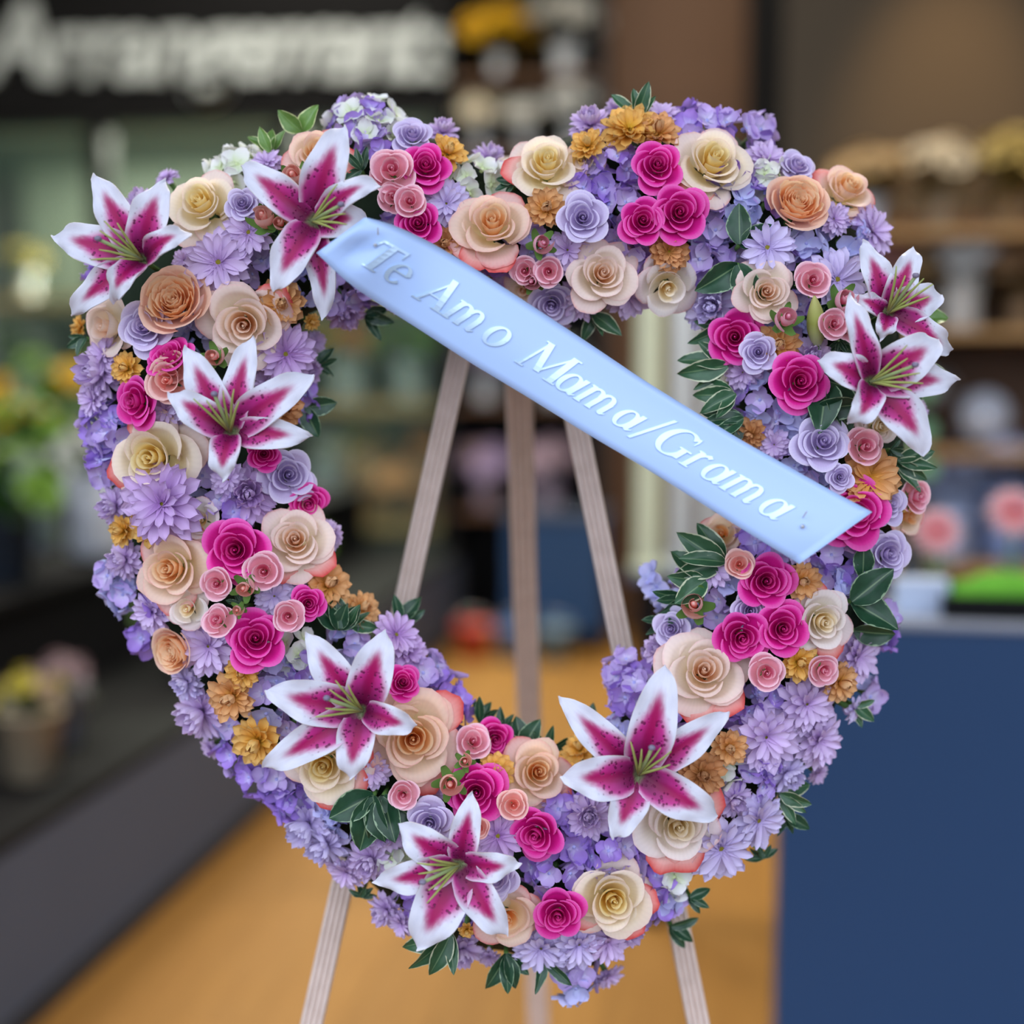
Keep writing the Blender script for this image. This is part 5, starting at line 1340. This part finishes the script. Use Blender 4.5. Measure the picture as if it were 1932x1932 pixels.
# ------------------------------------------------------------------ fillers where the list leaves the foam bare
occ = [(x, y, r) for _, _, x, y, r, _ in ITEMS if _ is not None]
lil = []
for _, cx, cy, _, pts, _ in LILIES:
    for p_ in pts:
        for t in (0.2, 0.45, 0.7, 0.9): lil.append((cx + (p_[0] - cx) * t, cy + (p_[1] - cy) * t, p_[2] * 0.8))
occ = occ + lil
cand = []
for yy in range(190, 1890, 12):
    for xx in range(130, 1780, 12):
        if inside(OUT, xx, yy) and not inside(INN, xx, yy):
            cand.append((xx, yy, min(math.hypot(xx - a, yy - b) - c * 0.86 for a, b, c in occ)))
nf = 0
while nf < 60:
    xx, yy, d = max(cand, key=lambda c: c[2])
    if d < 9: break
    r = min(40, max(24, d * 1.5)); rg = random.Random(nf * 3 + 1); t = rg.random()
    if t < 0.5:
        c = rg.choice(['v', 'l', 'b']); o = hydrangea(xx, yy, r, [M[k] for k in HC[c]], zoff=-0.010); add('hydrangea', '%s hydrangea cluster' % HW_[c], xx, yy, r, o)
    elif t < 0.75:
        o = mum(xx, yy, r, M['mum'], 'semi', zoff=-0.010); add('lavender mum', 'lavender open mum', xx, yy, r, o)
    else:
        o = sprig(xx, yy, rg.uniform(0, 360), r * 1.5, 5, 'leaf_d', False, zoff=-0.004, fan=140); add('leaf sprig', 'dark green leaf sprig', xx, yy, r, o)
    cand = [(a, b, min(e, math.hypot(a - xx, b - yy) - r * 0.86)) for a, b, e in cand]; nf += 1

# ------------------------------------------------------------------ labels: look + closest different neighbour + landmark
LANDS = [(930, 300, 'in the notch of the heart'), (640, 430, 'by the ribbon start'), (1600, 990, 'by the ribbon tail'), (1080, 1830, 'at the bottom tip of the heart'),
         (470, 330, 'above the hooked lily'), (270, 490, 'by the lily past the outer edge'), (437, 800, 'by the lily below the blush rose'), (680, 1330, 'by the lily with the drooping petal'),
         (1205, 1440, 'by the lily at the inner point'), (860, 1620, 'by the lily nearest the tip'), (1660, 690, 'by the paired lilies'), (1250, 350, 'around the three hot pink roses'),
         (700, 230, 'on the crest of the ribbon start lobe'), (1450, 350, 'near the upper garden rose'), (1100, 560, 'above the ribbon middle'), (1450, 1180, 'under the ribbon tail by hot pink roses'),
         (1550, 1370, 'among the cluster of open mums'), (300, 1000, 'between the largest hot pink rose and the rim'), (540, 1120, 'beside the spray roses of the inner rim'), (380, 1300, 'by the three golden mums'),
         (1440, 760, 'inside the rim above the ribbon tail'), (580, 1520, 'along the lower outer rim'), (1380, 1570, 'by the two large daisies of the rim')]
KN = {'hot pink rose': 'a hot pink rose', 'lavender rose': 'a lavender rose', 'cream rose': 'a cream rose', 'spray rose': 'a spray rose', 'daisy': 'a daisy', 'lavender mum': 'a lavender mum',
      'bronze mum': 'a bronze mum', 'hydrangea': 'hydrangea', 'leaf sprig': 'green leaves', 'peach garden rose': 'a garden rose'}
CATS = {'hot pink rose': 'rose', 'lavender rose': 'rose', 'cream rose': 'rose', 'peach garden rose': 'rose', 'spray rose': 'rose', 'daisy': 'daisy', 'lavender mum': 'chrysanthemum', 'bronze mum': 'chrysanthemum', 'hydrangea': 'hydrangea', 'leaf sprig': 'leaves'}
GRPS = {'hot pink rose': 'hot pink roses of the heart wreath', 'lavender rose': 'lavender roses of the heart wreath', 'cream rose': 'cream and peach roses of the heart wreath', 'peach garden rose': 'garden roses of the heart wreath', 'spray rose': 'small pink spray roses of the heart wreath',
        'daisy': 'lavender daisies of the heart wreath', 'lavender mum': 'lavender mums of the heart wreath', 'bronze mum': 'bronze mums of the heart wreath', 'hydrangea': 'hydrangea clusters of the heart wreath', 'leaf sprig': 'leaf sprigs of the heart wreath'}
used = {}
for it in ITEMS:
    k, lk, x, y, r, o = it
    land = min(LANDS, key=lambda l: math.hypot(l[0] - x, l[1] - y))[2]
    nb = sorted((math.hypot(j[2] - x, j[3] - y) - j[4], j[0]) for j in ITEMS if j is not it and j[0] != k)
    opts = []
    for _, kk in nb[:14]:
        if kk not in opts: opts.append(kk)
    lab = None
    for kk in opts:
        t = '%s beside %s %s' % (lk, KN[kk], land)
        if t not in used and len(t.split()) <= 16: lab = t; break
    if lab is None:
        for i_, ka in enumerate(opts):
            for kb in opts[i_ + 1:]:
                t = '%s between %s and %s' % (lk, KN[ka], KN[kb])
                t = t + ' ' + land if len((t + ' ' + land).split()) <= 16 else t
                if lab is None and t not in used and len(t.split()) <= 16: lab = t
    if lab is None:
        for sz in ('large', 'smaller'):
            for kk in opts:
                t = '%s %s beside %s %s' % (sz, lk, KN[kk], land)
                if t not in used and len(t.split()) <= 16: lab = t; break
            if lab: break
    if lab is None: lab = '%s %s' % (lk, land)
    used[lab] = 1
    tag(o, lab, CATS[k], GRPS[k])

# ================================================================== RIBBON
UP_ = [(688, 410), (700, 411), (739, 422), (812, 456), (895, 506), (1007, 579), (1100, 640), (1219, 720), (1391, 826), (1484, 878), (1573, 928), (1646, 966)]
LO_ = [(597, 477), (622, 502), (659, 537), (730, 583), (790, 621), (893, 688), (1000, 752), (1100, 814), (1219, 884), (1310, 941), (1388, 991), (1508, 1064)]
def resample(pts, n):
    d = [0]
    for a, b in zip(pts[:-1], pts[1:]): d.append(d[-1] + math.hypot(b[0] - a[0], b[1] - a[1]))
    out = []
    for i in range(n):
        t = d[-1] * i / (n - 1); k = 0
        while k < len(d) - 2 and d[k + 1] < t: k += 1
        f = (t - d[k]) / (d[k + 1] - d[k]); out.append((pts[k][0] + f * (pts[k + 1][0] - pts[k][0]), pts[k][1] + f * (pts[k + 1][1] - pts[k][1])))
    return out, d[-1]
NR = 61
up_s, Lu = resample(UP_, NR); lo_s, Ll = resample(LO_, NR)
for arr in (up_s, lo_s):      # smooth the corners
    for _ in range(3):
        arr[1:-1] = [((a[0] + 2 * b[0] + c[0]) / 4, (a[1] + 2 * b[1] + c[1]) / 4) for a, b, c in zip(arr[:-2], arr[1:-1], arr[2:])]
def rz(s): return 0.146 + 0.018 * math.exp(-((s - 0.02) / 0.10) ** 2) - 0.010 * math.exp(-((s - 0.5) / 0.25) ** 2) + 0.010 * math.exp(-((s - 1.0) / 0.12) ** 2)
def RIB(s, t, off=0.0):
    x = s * (NR - 1); i = max(0, min(NR - 2, int(math.floor(x)))); f = x - i
    u0, u1, l0, l1 = up_s[i], up_s[i + 1], lo_s[i], lo_s[i + 1]
    ux, uy = u0[0] + f * (u1[0] - u0[0]), u0[1] + f * (u1[1] - u0[1]); lx, ly = l0[0] + f * (l1[0] - l0[0]), l0[1] + f * (l1[1] - l0[1])
    bow = 0.006 * sin(pi * t) + 0.006 * (t - .5) * cos(s * 5)
    fold = 0.010 * math.exp(-((s - 0.045) / 0.02) ** 2) * math.exp(-((t - 0.45) / 0.25) ** 2)
    return P(lx + t * (ux - lx), ly + t * (uy - ly), rz(s) + bow - fold + off)
vs, fs = [], []
NT = 10
for sd in (0, 1):
    for i in range(NR):
        for j in range(NT + 1):
            vs.append(RIB(i / (NR - 1), j / NT, -0.0006 * sd))
n1 = NR * (NT + 1)
for i in range(NR - 1):
    for j in range(NT):
        a = i * (NT + 1) + j; fs.append((a, a + NT + 1, a + NT + 2, a + 1)); fs.append((n1 + a, n1 + a + 1, n1 + a + NT + 2, n1 + a + NT + 1))
for i in range(NR - 1):
    for j in (0, NT):
        a = i * (NT + 1) + j; fs.append((a, n1 + a, n1 + a + NT + 1, a + NT + 1))
for i in (0, NR - 1):
    for j in range(NT):
        a = i * (NT + 1) + j; fs.append((a, a + 1, n1 + a + 1, n1 + a))
rb = ob('ribbon', None); tag(rb, 'wide pale blue white satin ribbon lettered in silver across the heart', 'ribbon')
ob('band', mesh('band', vs, fs, None, [M['ribbon']]), rb)

# silver serif letters as strokes (pixel units; baseline 0, cap height 66, x-height 44)
def stroke(pts, ws):
    V, F = [], []
    n = len(pts)
    for i in range(n):
        a = pts[max(0, i - 1)]; b = pts[min(n - 1, i + 1)]
        dx, dy = b[0] - a[0], b[1] - a[1]; l = math.hypot(dx, dy) or 1
        w = ws[i] if isinstance(ws, (list, tuple)) else ws
        V += [(pts[i][0] - dy / l * w / 2, pts[i][1] + dx / l * w / 2), (pts[i][0] + dy / l * w / 2, pts[i][1] - dx / l * w / 2)]
    for i in range(n - 1): F.append((2 * i, 2 * i + 1, 2 * i + 3, 2 * i + 2))
    return V, F
def line(p, q, w, n=5):
    return stroke([(p[0] + (q[0] - p[0]) * i / n, p[1] + (q[1] - p[1]) * i / n) for i in range(n + 1)], w)
def vbar(x0, y0, x1, y1, w, n=6):
    """upright or slanted stem with horizontal cut ends"""
    V, F = [], []
    for i in range(n + 1):
        t = i / n; x = x0 + (x1 - x0) * t; y = y0 + (y1 - y0) * t
        V += [(x - w / 2, y), (x + w / 2, y)]
    for i in range(n): F.append((2 * i, 2 * i + 1, 2 * i + 3, 2 * i + 2))
    return V, F
def arc(cx, cy, rx, ry, a0, a1, thick, thin, n=30, rot=0.0):
    pts, ws = [], []
    for i in range(n + 1):
        a = radians(a0 + (a1 - a0) * i / n)
        pts.append((cx + rx * cos(a), cy + ry * sin(a))); ws.append(thin + (thick - thin) * abs(cos(a + rot)) ** 1.5)
    return stroke(pts, ws)
SL = 0.10
GL = {
 'T': [vbar(0, 0, 0, 64, 14), line((-14, 1.5), (14, 1.5), 3.5), line((-27, 63), (27, 63), 5.5), stroke([(-26, 65), (-26.5, 56), (-28, 48)], [6, 4, 1]), stroke([(26, 65), (26.5, 56), (28, 48)], [6, 4, 1])],
 'e': [arc(0, 22, 16, 20.5, 8, 318, 10, 3.2), line((-13, 25), (17, 25), 3.2)],
 'A': [vbar(-22, 0, 3, 66, 4.5), vbar(22, 0, -1, 66, 13), line((-14, 22), (14, 22), 3.2), line((-32, 1.5), (-13, 1.5), 3), line((10, 1.5), (34, 1.5), 3)],
 'm': [vbar(-25, 0, -22, 43, 10.5), arc(-12, 28, 11.5, 14, 165, 0, 10, 4.5), vbar(-1, 0, 1, 29, 10.5), arc(12, 28, 11.5, 14, 165, 0, 10, 4.5), vbar(23, 3, 24.5, 29, 10.5), line((-31, 42), (-20, 42), 3.5), line((-32, 1.4), (-17, 1.4), 2.8), line((-7, 1.4), (6, 1.4), 2.8), stroke([(21, 5), (26, 1.5), (33, 6)], [8, 4, 2])],
 'o': [arc(0, 22, 16.5, 20.5, 0, 360, 11, 3.4)],
 'M': [vbar(-33, 0, -27, 66, 5), vbar(-27, 66, 0, 6, 13), vbar(0, 6, 28, 66, 5), vbar(33, 0, 28, 66, 13), line((-42, 1.5), (-24, 1.5), 3), line((20, 1.5), (45, 1.5), 3), line((-37, 64.5), (-22, 64.5), 3), line((24, 64.5), (41, 64.5), 3)],
 'a': [arc(-4, 21, 14.5, 20, 0, 360, 10.5, 3.4), vbar(12, 4, 15, 43, 10), stroke([(10, 6), (15, 1.5), (23, 6)], [8, 4.5, 2])],
 '/': [vbar(-13, -8, 11, 68, 7)],
 'G': [arc(0, 33, 26, 32, 42, 325, 14, 3.6, 40), vbar(22, 4, 22, 28, 12), line((11, 28), (36, 28), 3.2), stroke([(22, 62), (24, 54), (24, 44)], [5, 4, 1])],
 'r': [vbar(-8, 0, -5, 43, 10.5), stroke([(-3, 30), (2, 39), (9, 42), (14, 38)], [3, 5, 8, 8]), line((-14, 42), (-3, 42), 3.5), line((-17, 1.4), (2, 1.4), 2.8)],
}
TXT = [('T', 722, 481), ('e', 751, 522), ('A', 822, 565), ('m', 880, 598), ('o', 938, 638), ('M', 1032, 684), ('a', 1079, 728), ('m', 1128, 758), ('a', 1186, 796), ('/', 1229, 812), ('G', 1274, 838), ('r', 1316, 872), ('a', 1354, 898), ('m', 1404, 928), ('a', 1464, 965)]
mid = [((a[0] + b[0]) / 2, (a[1] + b[1]) / 2) for a, b in zip(up_s, lo_s)]
Lm = sum(math.hypot(b[0] - a[0], b[1] - a[1]) for a, b in zip(mid[:-1], mid[1:]))
def glyph_mesh(ch, s0, base):
    V, F = [], []
    for (v, f) in GL[ch]:
        b = len(V); V += v; F += [tuple(i + b for i in q) for q in f]
    P3 = []
    wid = 148.0
    for lift in (0.0012, 0.0002):
        for (x, y) in V:
            xx = x + SL * y - SL * 22
            P3.append(RIB(s0 + xx / Lm, base + y / wid, lift))
    n = len(V)
    # consistent winding towards the viewer
    F2 = []
    for q in F:
        a, b, c = (P3[q[0]], P3[q[1]], P3[q[2]])
        if (b - a).cross(c - a).dot(-CF) < 0: q = q[::-1]
        F2.append(q)
    # side walls
    ed = {}
    for q in F2:
        for i in range(4):
            e = (q[i], q[(i + 1) % 4]); k = tuple(sorted(e)); ed.setdefault(k, []).append(e)
    W = [(e[0][1], e[0][0], e[0][0] + n, e[0][1] + n) for e in ed.values() if len(e) == 1]
    return mesh('letter', P3, F2 + W, None, [M['foil']], smooth=False)
for ch, tx, ty in TXT:
    i = min(range(NR), key=lambda k: math.hypot(mid[k][0] - tx, mid[k][1] - ty))
    # fine position along the ribbon
    j = max(0, min(NR - 2, i if (tx - mid[i][0]) * (mid[min(i + 1, NR - 1)][0] - mid[i][0]) >= 0 else i - 1))
    ax, ay = mid[j]; bx, by = mid[j + 1]; t = ((tx - ax) * (bx - ax) + (ty - ay) * (by - ay)) / ((bx - ax) ** 2 + (by - ay) ** 2)
    ob('letter', glyph_mesh(ch, (j + t) / (NR - 1), 0.30), rb)
# pins through the ribbon ends
def pin(label, s, t, dx):
    c = RIB(s, t, 0.0); r = root_at('pin', Matrix.Translation(c) @ WROT.to_4x4()); tag(r, label, 'pin', 'pins of the ribbon')
    v, f = tube([Vector((dx, 0.012, 0.012)), Vector((0, 0, -0.02))], [0.0006, 0.0006], 6); ob('shaft', mesh('shaft', v, f, None, [M['pin']]), r)
    hd_ = lathe('head', [(0, -.0018), (.0014, -.0012), (.0019, 0), (.0014, .0012), (0, .0018)], 10, M['pin']); ob('head', hd_, r, None, Matrix.Translation((0, 0, 0.002)))
pin('small clear headed pin through the ribbon start', 0.058, 0.62, 0.003)
pin('small clear headed pin through the ribbon tail', 0.945, 0.42, 0.001)
